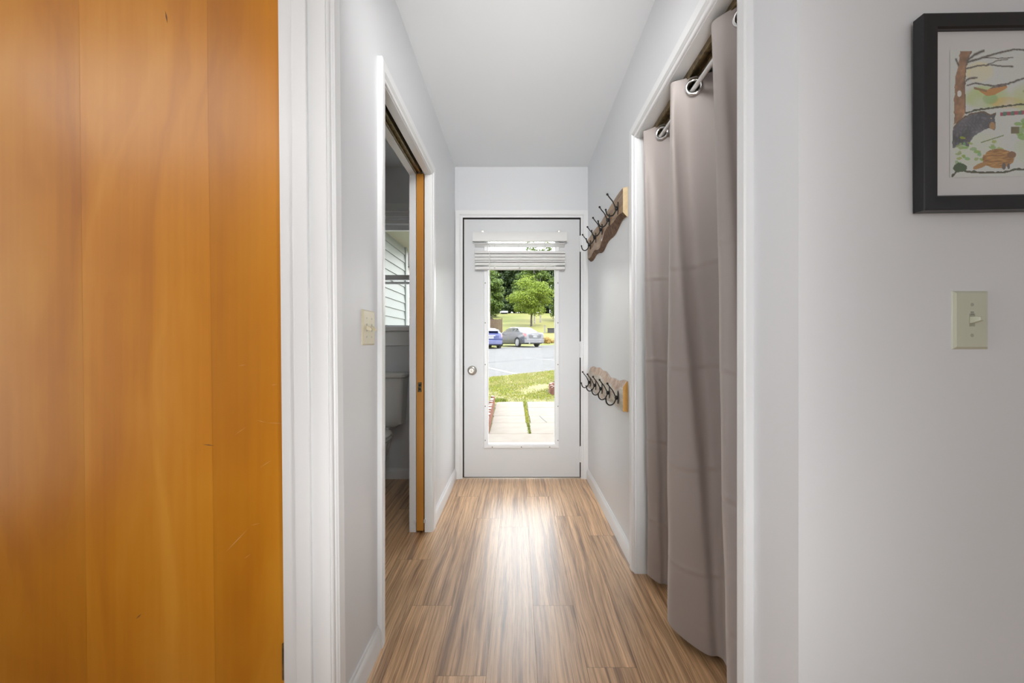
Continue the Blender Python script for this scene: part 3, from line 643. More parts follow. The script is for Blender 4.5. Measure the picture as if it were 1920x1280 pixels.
# ------------------------------------------------------------------ closet curtain and rod
RX, RZ = .614, 1.952
rd = MB().cyl((RX, CN+.004, RZ), (RX, CF-.004, RZ), .0075, n=16)
rodt = empty('curtain_rod', (RX, (CN+CF)/2, RZ), 'white tension rod across the closet opening', 'curtain rod')
rd.build('tube', 'rod', rodt, smooth=True)
MB().cyl((RX, CN, RZ), (RX, CN+.03, RZ), .012, n=16).build('end_cap', 'rod', rodt, smooth=True); MB().cyl((RX, CF-.03, RZ), (RX, CF, RZ), .012, n=16).build('end_cap', 'rod', rodt, smooth=True)
def curtain():
    t = empty('curtain', (RX, 1.5, .03), 'grey taupe grommet curtain hanging in the closet opening', 'curtain')
    top = [(.549, 1.875), (.690, 1.735), (.540, 1.520), (.690, 1.445), (.556, 1.232), (.676, 1.080), (.64, 1.072)]
    bot = [(.580, 1.915), (.664, 1.775), (.552, 1.590), (.680, 1.375), (.566, 1.150), (.664, 1.100), (.60, 1.072)]
    def plan(pts, s):                      # s in 0..6
        i = min(int(s), 5); u = s-i
        a, b = pts[i], pts[i+1]; e = u-.105*sin(2*pi*u)
        x = a[0]+(b[0]-a[0])*(.5-.5*cos(pi*u))*.35+(b[0]-a[0])*u*.65
        e2 = u+ .0
        return x, a[1]+(b[1]-a[1])*(u*.75+(.25)*(.5-.5*cos(pi*u)))
    def plan2(pts, s):
        # smooth folds: gaussian average of the zigzag
        X = Y = W = 0
        for k in range(-3, 4):
            q = min(6, max(0, s+k*.055)); w = math.exp(-(k*.5)**2/2); x, y = plan(pts, q); X += x*w; Y += y*w; W += w
        return X/W, Y/W
    nu, nv = 240, 250; ztop, zbot = 1.994, .030
    vs = []
    creases = (1.345, .99, .64, .285)
    for j in range(nv+1):
        v = j/nv; z = ztop+(zbot-ztop)*v
        for i in range(nu+1):
            s = 6*i/nu; a = plan2(top, s); b = plan2(bot, s); w = v**.8
            x = a[0]*(1-w)+b[0]*w; y = a[1]*(1-w)+b[1]*w
            # diagonal drape in each broad panel, facing the room
            for p0, k0, k1, amp in ((2.0, .10, .80, .040), (0.0, .05, .55, .024), (4.0, .2, .7, .016)):
                u = s-p0
                if 0 <= u <= 1:
                    rdg = k0+(k1-k0)*v; dd = (u-rdg)/.035; g = 1/(1+math.exp(-max(-30, min(30, dd)))); env = sin(pi*min(1, max(0, u)))**.6*min(1, v*8)
                    off = amp*(g-.5)*env+amp*.5*math.exp(-((u-rdg-.22)/.16)**2)*env
                    y += off*.9; x += off*.35
            x += .003*sin(9*v+s*3.1)*v+.0015*sin(31*v+s*7)*v
            y += .004*sin(7*v+s*2.3)*v
            for c in creases:
                d = z-c-.010*sin(s*5.0)*.8; x -= .0016*math.exp(-(d/.007)**2)-.0014*math.exp(-((d+.014)/.007)**2); y -= .0026*math.exp(-(d/.007)**2)-.0018*math.exp(-((d+.014)/.007)**2)
            if z < .105: y += .002
            zz = z-.004*sin(s*3)*v
            vs.append((x, y, zz))
    W1 = nu+1
    fs = [(j*W1+i, j*W1+i+1, (j+1)*W1+i+1, (j+1)*W1+i) for j in range(nv) for i in range(nu)]
    # grommet holes + rings
    rings = []
    keep = []
    for p in range(5):
        pts = top; best = None
        for i in range(200):
            s = p+i/200; x, y = plan2(top, s)
            if best is None or abs(x-RX) < best[0]: best = (abs(x-RX), s, x, y)
        _, s, x, y = best; xa, ya = plan2(top, s-.03); xb, yb = plan2(top, s+.03)
        tdir = Vector((xb-xa, yb-ya, 0)).normalized(); nrm = Vector((tdir.y, -tdir.x, 0))
        if nrm.y > 0: nrm = -nrm
        rings.append((Vector((x, y, RZ+.006)), tdir, nrm))
    def inhole(v):
        V = Vector(v)
        return any((V-c).length < .0215 for c, _, _ in rings)
    for f in fs:
        cc = [sum(vs[i][k] for i in f)/4 for k in range(3)]
        if not inhole(cc): keep.append(f)
    mb = MB(); mb.add(vs, keep)
    m = mat('taupe_satin_fabric', (.41, .365, .345), .5, sheen=.25); n = noise(m, 900, 2); bump(m, n.outputs['Fac'], .05, .001)
    c = mb.build('cloth', m, t, smooth=80, fix=False)
    for ctr, td, nr in rings:
        g = MB(); n1, n2 = 28, 8; v = []
        for i in range(n1):
            a = 2*pi*i/n1; rad = td*cos(a)+Vector((0, 0, 1))*sin(a)
            for k in range(n2):
                b = 2*pi*k/n2; v.append(ctr+rad*(.0245+.0058*cos(b))+nr*(.0045*sin(b)))
        g.add(v, [(i*n2+k, i*n2+(k+1) % n2, ((i+1) % n1)*n2+(k+1) % n2, ((i+1) % n1)*n2+k) for i in range(n1) for k in range(n2)])
        g.build('grommet', 'chrome', t, smooth=80)
curtain()

# ------------------------------------------------------------------ bathroom: window, toilet
w1 = empty('window_1', ((WX0+WX1)/2, YE, WZ0), 'white framed double-hung bathroom window seen through pocket doorway', 'window', kind='structure')
yA = YE+.03
cs = B(((WX0-.057, YE-.017, WZ0), (WX0, YE, WZ1+.12)), ((WX1, YE-.017, WZ0), (WX1+.057, YE, WZ1+.12)), ((WX0-.057, YE-.019, WZ1+.01), (WX1+.057, YE, WZ1+.115)), ((WX0-.07, YE-.034, WZ1+.045), (WX1+.07, YE, WZ1+.062)))
cs.build('window_casing', 'bathtrim' if 'bathtrim' in M else 'trim', w1, bevel=.002)
B(((WX0-.07, YE-.045, WZ0-.035), (WX1+.07, YE+.06, WZ0-.002)), ((WX0-.057, YE-.017, WZ0-.150), (WX1+.057, YE, WZ0-.035))).build('window_sill', 'trim', w1, bevel=.003)
fr = []
for a, b in (((WX0, yA, WZ0), (WX0+.03, YE+.14, WZ1)), ((WX1-.03, yA, WZ0), (WX1, YE+.14, WZ1)), ((WX0, yA, WZ1-.03), (WX1, YE+.14, WZ1)), ((WX0, yA, WZ0-.002), (WX1, YE+.14, WZ0+.006))): fr.append((a, b))
B(*fr).build('window_frame', 'trim', w1)
B(((WX0+.03, yA+.05, 1.965), (WX1-.03, yA+.085, WZ1-.03)), ((WX0+.03, yA+.05, 1.535), (WX1-.03, yA+.085, 1.552)), ((WX0+.03, yA+.05, 1.55), (WX0+.06, yA+.085, 1.97)), ((WX1-.06, yA+.05, 1.55), (WX1-.03, yA+.085, 1.97))).build('upper_sash', 'trim', w1)
B(((WX0+.03, yA+.01, 1.562), (WX1-.03, yA+.045, 1.600)), ((WX0+.03, yA+.01, WZ0+.006), (WX1-.03, yA+.045, WZ0+.012)), ((WX0+.03, yA+.01, WZ0), (WX0+.06, yA+.045, 1.6)), ((WX1-.06, yA+.01, WZ0), (WX1-.03, yA+.045, 1.6))).build('lower_sash', 'trim', w1)
B(((WX0+.05, yA+.066, 1.55), (WX1-.05, yA+.069, 1.97)), ((WX0+.05, yA+.026, WZ0+.01), (WX1-.05, yA+.029, 1.565))).build('glass_pane', 'glass', w1)

def toilet():
    cx = -1.052; t = empty('toilet', (cx, 2.98, 0), 'white toilet in the bathroom seen through pocket doorway', 'toilet')
    yb = YE-.03; zt, zb = .805, .43
    def rr(w, y0, y1, r, n=5):
        p = []
        for (sx_, sy, a0) in ((1, 0, -90), (1, 1, 0), (-1, 1, 90), (-1, 0, 180)):
            ccx = sx_*(w/2-r); ccy = (y1-r) if sy else (y0+r)
            for k in range(n+1): a = R(a0+90*k/n); p.append((cx+ccx+r*cos(a), ccy+r*sin(a)))
        return p
    def loft(secs):
        mb = MB(); k = len(secs[0][0]); vs = [(x, y, z) for p, z in secs for x, y in p]
        mb.add(vs, [(i*k+j, i*k+(j+1) % k, (i+1)*k+(j+1) % k, (i+1)*k+j) for i in range(len(secs)-1) for j in range(k)]+[tuple(range(k-1, -1, -1)), tuple((len(secs)-1)*k+j for j in range(k))]); return mb
    loft([(rr(.30, yb-.13, yb, .03), zb), (rr(.385, yb-.165, yb, .03), zb+.03), (rr(.405, yb-.18, yb, .03), zb+.20), (rr(.425, yb-.19, yb, .03), zt)]).build('tank', 'porcelain', t, smooth=50)
    loft([(rr(.440, yb-.20, yb+.0, .03), zt), (rr(.456, yb-.208, yb+.005, .03), zt+.008), (rr(.456, yb-.208, yb+.005, .03), zt+.026), (rr(.44, yb-.20, yb-.002, .03), zt+.034)]).build('tank_lid', 'porcelain', t, smooth=50)
    def ov(rx, ry, cy, n=32): return [(cx+rx*cos(2*pi*i/n), cy+ry*sin(2*pi*i/n)*(1.15 if sin(2*pi*i/n) < 0 else 1)) for i in range(n)]
    cy = yb-.42
    loft([(ov(.11, .22, cy+.10), 0), (ov(.10, .20, cy+.10), .10), (ov(.13, .22, cy+.04), .22), (ov(.18, .26, cy), .36), (ov(.185, .27, cy), .40)]).build('bowl', 'porcelain', t, smooth=60)
    B(((cx-.10, yb-.22, .34), (cx+.10, yb-.02, .435))).build('tank_base', 'porcelain', t, bevel=.01)
    loft([(ov(.185, .265, cy), .402), (ov(.19, .27, cy), .41), (ov(.185, .265, cy), .425)]).build('seat', 'porcelain', t, smooth=50)
    loft([(ov(.185, .262, cy), .426), (ov(.187, .264, cy), .436), (ov(.17, .24, cy), .446)]).build('seat_cover', 'porcelain', t, smooth=50)
    h = MB(); h.cyl((cx-.17, yb-.195, .76), (cx-.17, yb-.205, .76), .012); h.tube([(cx-.17, yb-.206, .76), (cx-.11, yb-.212, .752)], .005, 8); h.build('flush_handle', 'nickel', t, smooth=40)
toilet()
ALB[0] = .455
# ------------------------------------------------------------------ outdoors: ground
from mathutils import noise as MN
M['asphalt'] = noisy('pale_asphalt', (.21, .208, .206), (.235, .232, .23), 2.5, .95, bs=.1, spec=.1)
M['grass'] = noisy('lawn_green', (.16, .18, .03), (.30, .25, .10), 2.6, .9, detail=8, bs=.6)
M['field'] = noisy('field_green', (.16, .20, .012), (.28, .25, .05), .12, .9, detail=6)
M['concrete'] = noisy('pale_concrete', (.265, .225, .180), (.305, .265, .22), 5, .85, bs=.15, detail=8)
M['mulch'] = noisy('mulch', (.05, .035, .03), (.20, .16, .14), 28, .9, bs=1)
M['line'] = mat('road_line', (.42, .42, .42), .7); M['seam'] = mat('tar_seam', (.13, .13, .135), .7)
def gz(x, y):
    pts = [(-5, -.17), (8.75, -.17), (9.2, -.13), (12, .065), (30, .655), (37, .80), (80, 6.3), (110, 8.5), (200, 9)]
    for (a, za), (b, zb) in zip(pts, pts[1:]):
        if y <= b: return za+(zb-za)*(y-a)/(b-a)
    return 9
def e1(x): return min(18, max(9.6, 12.8+.97*x))
def e2(x): return min(46, max(24, 31.8+1.4*x))
def terrain(name, xs, fa, fb, ny, m, label, cat, dz=0):
    mb = MB(); nx = len(xs); vs = []
    for x in xs:
        a, b = fa(x), fb(x)
        for j in range(ny+1):
            y = a+(b-a)*(j/ny); vs.append((x, y, gz(x, y)+dz))
    mb.add(vs, [(i*(ny+1)+j, (i+1)*(ny+1)+j, (i+1)*(ny+1)+j+1, i*(ny+1)+j+1) for i in range(nx-1) for j in range(ny)])
    return S(mb.build(name, m, smooth=80, fix=False), label, cat)
xs = [-60, -40, -25, -15, -9, -6, -4, -3.2, -2.4, -1.6, -.8, 0, .8, 1.6, 2.4, 3.2, 4, 5, 5.4, 7, 9, 12, 18, 30, 45, 60]
terrain('lawn', xs, lambda x: YE+.15, e1, 40, 'grass', 'patchy green lawn strip between path and driveway', 'lawn')
terrain('driveway', xs, e1, e2, 30, 'asphalt', 'pale grey asphalt parking area behind the lawn', 'driveway')
terrain('hill', xs, e2, lambda x: 125, 50, 'field', 'grassy hill rising behind the parked cars', 'hill')
def strip(name, p, q, w, m, label, cat):
    d = (Vector(q)-Vector(p)).normalized(); n = Vector((-d.y, d.x))*w/2; k = 10; vs = []
    for i in range(k+1):
        c = Vector(p).lerp(Vector(q), i/k)
        for s in (-1, 1): vs.append((c.x+n.x*s, c.y+n.y*s, gz(0, c.y+n.y*s)+.006))
    mb = MB(); mb.add(vs, [(2*i, 2*i+1, 2*i+3, 2*i+2) for i in range(k)]); return S(mb.build(name, m, fix=False), label, cat)
strip('road_marking', (-3.6, 20.2), (-.06, 12.85), .13, 'line', 'painted white parking line crossing the asphalt at left', 'road marking')
strip('road_marking', (.37, 19.6), (3.0, 16.6), .10, 'line', 'faint parking line on the asphalt at right', 'road marking')
strip('asphalt_seam', (-3.2, 14.9), (3.6, 22.3), .16, 'seam', 'dark repair seam running across the asphalt', 'seam')
# stoop and slabs
S(MB().prism([(-1.0, YE+.15), (2.2, YE+.15), (2.2, 5.665), (-.385, 5.665), (-1.0, 5.4)], lambda u, v, d: (u, v, d), -.28, -.15).build('front_step', 'concrete', bevel=.008), 'broad concrete step right outside the front door', 'step')
slabs = [((-.378, 5.672, .150, 6.425), 'broad beige slab at left, nearest the step'), ((-.388, 6.435, .128, 7.035), 'beige path slab at left, second from the step'), ((-.403, 7.045, .124, 7.925), 'beige path slab at left, third from the step'),
         ((-.418, 7.935, .115, 8.68), 'beige slab at far left end of the path by the lawn'), ((.178, 5.672, .86, 6.425), 'broad beige slab at right, nearest the step'), ((.200, 6.435, .86, 7.035), 'beige path slab at right with corner crack'),
         ((.192, 7.045, .86, 7.925), 'beige path slab at right, third from the step'), ((.197, 7.935, .82, 8.68), 'beige slab at far right end of the path by the lawn')]
for (xa, ya, xb, yb), lb in slabs:
    p = [(xa, ya), (xb, ya), (xb, yb), (xa, yb)]
    if yb > 8.6 and xa < 0: p = [(xa, ya), (xb, ya), (xb, yb), (xa+.12, yb), (xa+.03, yb-.05), (xa, yb-.16)]
    if yb > 8.6 and xa > 0: p = [(xa, ya), (xb, ya), (xb, yb-.16), (xb-.03, yb-.05), (xb-.12, yb), (xa, yb)]
    o = MB().prism(p, lambda u, v, d: (u, v, d), -.21, -.15+random.uniform(-.002, .002)).build('paving_slab', 'concrete', bevel=.006)
    tag(o, lb, 'paving slab', 'slabs of the garden path')
    if 'crack' in lb: MB().prism([(.362, 7.03), (.370, 7.03), (.395, 6.80), (.448, 6.46), (.440, 6.46), (.387, 6.80)], lambda u, v, d: (u, v, d), -.1505, -.1465).build('crack', 'seam', o)
# grass blades
def blades(name, n, area, hh, cols, label, seed, zf=gz, w=.012):
    rr = random.Random(seed); mb = MB(); vs = []; fs = []; mi = []
    for _ in range(n):
        x, y = area(rr); z = zf(x, y)
        a = rr.uniform(0, 2*pi); h = hh*rr.uniform(.5, 1.2); l = rr.uniform(-.4, .4)*h; k = len(vs)
        vs += [(x-w*cos(a), y-w*sin(a), z-.005), (x+w*cos(a), y+w*sin(a), z-.005), (x+l*sin(a), y+l*cos(a), z+h)]; fs.append((k, k+1, k+2))
        mi.append(int((MN.noise(Vector((x*1.3, y*.9, 0)))*.9+rr.random()*.7+.25)*len(cols)*.6) % len(cols))
    mb.add(vs, fs); mb.m = mi
    return tag(mb.build(name, cols, fix=False), label, 'grass', kind='stuff')
G = [mat('blade_green', (.20, .26, .02), .7), mat('blade_lime', (.40, .42, .045), .7), mat('blade_straw', (.50, .44, .16), .8), mat('blade_dull', (.24, .21, .12), .8)]
def lawn_area(rr):
    while True:
        x = rr.uniform(-2.6, 3.2); y = rr.uniform(8.72, min(e1(x)-.02, 16))
        if math.hypot(x-1.56, y-9.75) < .86: continue
        if MN.noise(Vector((x*1.7, y*.9, 4)))+.25*MN.noise(Vector((x*7, y*5, 4)))+.1*(y-9.8) > rr.uniform(-.35, .1): return x, y
blades('grass_blades', 30000, lawn_area, .030, [G[1], G[0], G[1], G[2], G[0], G[2], G[3]], 'short yellow-green grass blades on the lawn', 4)
blades('weeds', 1500, lambda rr: (lambda y: ((.152+(.012*(y-5.7) if 0 else 0))+rr.gauss(0, .012)+(.008 if y < 6.4 else 0), y))(rr.uniform(5.68, 8.8)), .035, [G[1], G[0]], 'strip of weeds growing in the gap between path slabs', 5, lambda x, y: -.17, .008)
blades('weeds', 500, lambda rr: (-.36+rr.gauss(0, .07), 8.78+rr.gauss(0, .05)), .07, [G[1], G[0]], 'tuft of weeds at far left corner of the path', 6)
# garden beds and log edging
S(MB().prism([(-1.44, YE+.2), (-.62, YE+.2), (-.62, 5.62), (-.43, 5.7), (-.47, 8.35), (-.62, 8.6), (-1.44, 8.6)], lambda u, v, d: (u, v, d), -.20, -.11).build('garden_bed', 'mulch'), 'dark mulch bed left of the path', 'garden bed')
S(MB().lathe((1.56, 9.75, -.16), (0, 0, 1), [(.78, 0), (.77, .10), (.4, .17), (.02, .20)], 28).build('garden_bed', 'mulch'), 'round mulch bed right of the path', 'garden bed')
M['stake'] = noisy('red_brown_log', (.16, .055, .035), (.36, .14, .09), 12, .8); M['stake_top'] = mat('pale_log_top', (.42, .36, .33), .8)
def edging(pts, label, h):
    c = Vector((sum(p[0] for p in pts)/len(pts), sum(p[1] for p in pts)/len(pts))); z0 = gz(0, c.y)
    t = empty('log_edging', (c.x, c.y, z0), label, 'garden edging'); rr = random.Random(len(pts))
    for i, (x, y) in enumerate(pts):
        hh = h*(1+.25*(i % 2))*rr.uniform(.93, 1.05); z = gz(x, y)
        s = MB().cyl((x, y, z-.02), (x, y, z+hh), .036, n=12).build('stake', 'stake', t, smooth=40)
        MB().lathe((x, y, z+hh-.001), (0, 0, 1), [(.034, 0), (.030, .006), (.01, .008)], 12).build('stake_top', 'stake_top', s, smooth=40)
edging([(-.418-.0020*i+.002*(i % 3), 5.74+.083*i) for i in range(33)], 'red-brown log edging along the left side of the path', .15)
edging([(1.56+.80*cos(a), 9.75+.80*sin(a)) for a in [R(118+5.6*i) for i in range(26)]], 'curved red-brown log edging round the bed at right', .15)

# ------------------------------------------------------------------ trees and shrubs
def leafmat(name, c0, c1, c2):
    m = mat(name, c1, .55, spec=.3); gi = N(m, 'ShaderNodeNewGeometry')
    r = ramp(m, gi.outputs['Random Per Island'], [(0, c0), (.5, c1), (1, c2)]); L(m, r.outputs[0], P(m).inputs['Base Color'])
    bs = P(m); bs.inputs['Subsurface Weight'].default_value = 0
    t = N(m, 'ShaderNodeBsdfTranslucent'); mx = N(m, 'ShaderNodeMixShader'); mx.inputs[0].default_value = .35; L(m, r.outputs[0], t.inputs[0])
    out = m.node_tree.nodes['Material Output']; L(m, bs.outputs[0], mx.inputs[1]); L(m, t.outputs[0], mx.inputs[2]); L(m, mx.outputs[0], out.inputs[0]); return m
M['leaf_dark'] = leafmat('leaf_dark', (.020, .045, .010), (.045, .085, .018), (.09, .15, .03))
M['leaf_mid'] = leafmat('leaf_mid', (.07, .13, .018), (.14, .23, .03), (.24, .35, .06))
M['leaf_lime'] = leafmat('leaf_lime', (.17, .26, .02), (.30, .42, .035), (.46, .58, .08))
M['leaf_dry'] = leafmat('leaf_dry', (.45, .24, .05), (.65, .42, .12), (.75, .60, .20))
M['bark_grey'] = noisy('bark_grey', (.07, .06, .05), (.16, .14, .12), 6, .9); M['birch'] = noisy('birch_bark', (.14, .13, .12), (.55, .53, .50), 3, .8, mapping=(1, 1, 5))
def crown_mesh(seed, rx, rz, nblob, nleaf, ls, zc, low=0):
    rr = random.Random(seed); bl = []
    for _ in range(nblob):
        while True:
            p = Vector((rr.uniform(-1, 1), rr.uniform(-1, 1), rr.uniform(-1, 1)))
            if p.length < 1: break
        k = 1-.35*max(0, p.z)-(0 if p.z > 0 else low*-p.z)
        bl.append((Vector((p.x*rx*k*.8, p.y*rx*k*.8, zc+p.z*rz*.85)), rr.uniform(.22, .38)*rx))
    vs = []; fs = []
    for _ in range(nleaf):
        c, r = rr.choice(bl); d = Vector((rr.gauss(0, 1), rr.gauss(0, 1), rr.gauss(.25, .9))).normalized()
        p = c+Vector((d.x*r, d.y*r, d.z*r*.62))*rr.uniform(.72, 1.05)
        n = (d+Vector((rr.uniform(-.7, .7), rr.uniform(-.7, .7), rr.uniform(-.2, .9)))).normalized(); u = n.orthogonal().normalized(); a = rr.uniform(0, 2*pi); w = n.cross(u)
        u2 = u*cos(a)+w*sin(a); w2 = n.cross(u2); s = ls*rr.uniform(.6, 1.25); k = len(vs)
        vs += [p-u2*s, p-w2*s*.5+u2*s*.1, p+u2*s, p+w2*s*.5+u2*s*.1]; fs.append((k, k+1, k+2, k+3))
    me = bpy.data.meshes.new('crown'); me.from_pydata([tuple(v) for v in vs], [], fs); return me, bl
def trunk_mesh(h, r, bl, seed, nb=7):
    rr = random.Random(seed); mb = MB(); pts = [(0, 0, -.2)]+[(rr.uniform(-.12, .12)*h*.06*i, rr.uniform(-.1, .1)*h*.05*i, h*i/5) for i in range(1, 6)]
    mb.tube(pts, [r*(1.15-.17*i) for i in range(6)], 9)
    for c, _ in rr.sample(bl, min(nb, len(bl))):
        k = rr.randint(2, 4); a = Vector(pts[k]); m_ = a.lerp(c, .5)+Vector((0, 0, -.05*h)); mb.tube([a, m_, c], [r*.42, r*.28, r*.1], 6)
    return mb
protos = {}
def tree(kind, x, y, label, group=None, scale=1, rz=0, cat='tree', name=None):
    zz = gz(x, y)
    t = empty(name or kind, (x, y, zz), label, cat, rz, group); t.scale = (scale,)*3
    if kind not in protos:
        spec = {'forest_tree': (11, 3.7, 6.9, 60, 12000, .26, 5.7, 'leaf_dark', 11, .26, 'bark_grey', 0), 'maple_tree': (12, 3.4, 5.0, 60, 14000, .19, 4.1, 'leaf_mid', 8, .22, 'bark_grey', 0),
                'young_tree': (23, 3.1, 2.7, 46, 15000, .105, 3.95, 'leaf_lime', 4.5, .13, 'bark_grey', .25), 'birch_tree': (14, 2.2, 5.0, 34, 5200, .15, 7.7, 'leaf_mid', 12, .085, 'birch', 0), 'woodland_bush': (17, 2.7, 1.9, 24, 3500, .20, 1.1, 'leaf_dark', 1.2, .08, 'bark_grey', 0), 'shrub': (15, .26, .22, 12, 900, .035, .26, 'leaf_mid', .25, .012, 'bark_grey', 0),
                'dry_bush': (16, .85, .26, 22, 3000, .05, .20, 'leaf_dry', .3, .02, 'bark_grey', 0)}[kind]
        me, bl = crown_mesh(*spec[:7], low=spec[11]); me.materials.append(M[spec[7]])
        c = bpy.data.objects.new('foliage', me); COL.objects.link(c); c.parent = t
        k = trunk_mesh(spec[8], spec[9], bl, spec[0]).build('trunk', spec[10], t, smooth=50, world=False)
        protos[kind] = (c, k)
    else:
        for s in protos[kind]:
            o = s.copy(); COL.objects.link(o); o.parent = t
    return t
FT = [(-17.5, 91), (-12.4, 87), (-8.6, 92), (-4.2, 93), (-.6, 90), (3.1, 93), (6.5, 90), (10.6, 88), (15, 91)]
for i, (x, y) in enumerate(FT):
    tree('forest_tree', x, y, 'tall dark green tree in the wood line on top of the hill', 'trees of the wood line', .98+.1*sin(i*2.3), i*1.3)
for i, (x, y) in enumerate([(-6.4, 100), (1.3, 100), (8.6, 100)]):
    tree('forest_tree', x, y, 'tall dark green tree in the wood line on top of the hill', 'trees of the wood line', 1.08, i*2.1+.5)
tree('maple_tree', -4.6, 70, 'mid-green leafy tree at left edge of the hill field', None, .95, .4)
tree('maple_tree', -13, 72, 'mid-green tree at far left of the hill, behind the neighbouring house', None, .9, 1.4)
tree('maple_tree', 7.3, 63, 'mid-green leafy tree at right edge of the hill field', None, .95, 2.2)
tree('maple_tree', 1.4, 84, 'paler leafy tree in front of the wood line, behind the birches', None, .98, 3.9)
for i, x in enumerate([-12.3, -8.4, -4.8, -1.6, 1.7, 5.0, 8.7, 13]):
    tree('woodland_bush', x, 85.5+.8*(i % 3), 'low dark bush filling the foot of the wood line', 'bushes at the foot of the wood line', .95+.12*sin(i*3.1), i*1.7, 'bush')
tree('young_tree', 1.75, 53.8, 'lime green leafy tree standing behind the silver-grey car', None, 1, .6)
tree('birch_tree', 2.35, 58, 'slim white-barked birch just right of the lime green tree', None, 1, 0)
tree('birch_tree', 3.25, 60, 'slim white-barked birch at right, farther from the lime green tree', None, 1.06, 2)
tree('dry_bush', 2.75, 38.3, 'low orange-brown dry grass clump right of the grey car', None, 1, 0, 'bush')
tree('dry_bush', 4.2, 39.3, 'second dry grass clump, farther right of the grey car', None, 1, 1.5, 'bush')
tree('shrub', 1.42, 9.9, 'small green shrub in the round bed at right of the path', None, 1.0, 0, 'shrub')
tree('shrub', -.72, 8.15, 'small dark shrub in the mulch bed left of the path', None, .9, 2, 'shrub')
tree('shrub', -.95, 7.2, 'small shrub farther left in the mulch bed, nearer the house', None, .9, 4, 'shrub')
# small things on the hill
g46 = gz(0, 46.4)
tag(MB().box((2.90, 46.3, g46-.1), (3.06, 46.46, g46+.80)).prism([(2.88, g46+.80), (3.08, g46+.80), (2.98, g46+.86)], lambda u, v, d: (u, d, v), 46.28, 46.48).build('post', mat('white_post', (.32, .31, .30), .7)), 'short white post standing in the grass right of the grey car', 'post')
bx = empty('utility_box', (3.85, 46.6, g46), 'dark low utility box in the grass right of the white post', 'utility box')
MB().box((3.32, 46.3, g46-.05), (4.4, 46.9, g46+.48)).build('cabinet', mat('dark_box', (.03, .03, .03), .6), bx, bevel=.02); MB().box((3.28, 46.26, g46+.48), (4.44, 46.94, g46+.53)).build('lid', mat('dark_lid', (.05, .05, .05), .6), bx)
zs = gz(0, 79)
sh = empty('garden_shed', (-2.45, 79.5, zs), 'tiny pale-roofed shed on top of the hill', 'shed')
MB().box((-3.0, 79, zs-.2), (-1.9, 80.2, zs+.22)).build('wall', 'dark', sh); MB().prism([(78.7, zs+.22), (80.5, zs+.22), (79.6, zs+.62)], lambda u, v, d: (d, u, v), -3.15, -1.75).build('roof', mat('pale_roof', (.3, .3, .3), .6), sh)
# timber fence
zf = gz(0, 44)
fn = empty('timber_fence', (-4.2, 44, zf), 'brown vertical board fence beside the neighbouring house', 'fence')
M['fence'] = noisy('fence_brown', (.14, .095, .06), (.22, .155, .10), 3, .85, mapping=(6, 6, .6))
fb = MB()
for i in range(34): fb.box((-6.4+.142*i, 44, zf-.1), (-6.4+.142*i+.134, 44.025, zf+1.66+.02*(i % 3)))
fb.build('boards', 'fence', fn)
for x in (-6.4, -4.8, -3.2, -1.60): MB().box((x-.05, 44.03, zf-.1), (x+.05, 44.13, zf+1.80)).build('post', 'fence', fn, bevel=.01)
# neighbouring house far left
M['siding'] = mat('pale_siding', (.62, .58, .54), .6); M['hroof'] = noisy('dark_shingle', (.05, .045, .045), (.09, .08, .075), 4, .9)
def lap(p0, p1, z0, z1, step, out, name, m, parent=None):
    """lapped boards between two plan points; out = unit normal"""
    mb = MB(); z = z0; o = Vector((*out, 0))
    while z < z1-.001:
        zt = min(z+step, z1); A = Vector((*p0, 0)); Bv = Vector((*p1, 0)); th = .014
        vs = []
        for q in (A, Bv): vs += [tuple(q+Vector((0, 0, z))), tuple(q+o*th+Vector((0, 0, z))), tuple(q+o*.002+Vector((0, 0, zt))), tuple(q+Vector((0, 0, zt)))]
        mb.add(vs, [(0, 1, 5, 4), (1, 2, 6, 5), (2, 3, 7, 6), (0, 4, 7, 3), (0, 3, 2, 1), (4, 5, 6, 7)]); z = zt
    return mb.build(name, m, parent)
hz = gz(0, 36)
hs = empty('house', (-6.5, 36, hz), 'pale two-storey neighbouring house at left behind the blue car', 'house')
lap((-11, 36), (-2.77, 36), hz-.1, hz+6.6, .2, (0, -1), 'front_wall', 'siding', hs); lap((-2.75, 36), (-2.75, 43), hz-.1, hz+6.6, .2, (1, 0), 'side_wall', 'siding', hs)
MB().box((-2.87, 35.97, hz-.1), (-2.71, 36.12, hz+6.6)).build('corner_board', mat('corner_cream', (.34, .31, .24), .6), hs)
MB().prism([(-11.5, hz+6.55), (-2.78, hz+6.55), (-6.75, hz+9.2)], lambda u, v, d: (u, d, v), 35.6, 43.4).build('roof', 'hroof', hs)
for x in (-9.2, -5.6):
    for z in (hz+1.0, hz+4.0):
        w_ = MB().box((x, 35.95, z), (x+1.0, 36.0, z+1.4)).build('window_frame', 'trim', hs); MB().box((x+.08, 35.94, z+.08), (x+.92, 35.955, z+1.32)).build('pane', 'darkglass' if 'darkglass' in M else 'dark', w_)
MB().box((-2.80, 35.94, hz+2.65), (-2.69, 36.0, hz+2.78)).box((-2.80, 35.94, hz+5.45), (-2.69, 36.0, hz+5.58)).build('trim_band', mat('brick_trim', (.22, .11, .08), .8), hs)
s2 = gz(0, 47)
sd = empty('shed', (-4.0, 48, s2), 'pinkish shed with dark gabled roof rising behind the fence', 'shed')
MB().box((-5.8, 47, s2-.1), (-2.55, 50, s2+1.35)).prism([(-5.8, s2+1.35), (-2.55, s2+1.35), (-4.2, s2+2.5)], lambda u, v, d: (u, d, v), 47, 50).build('wall', mat('pink_boards', (.26, .20, .17), .8), sd)
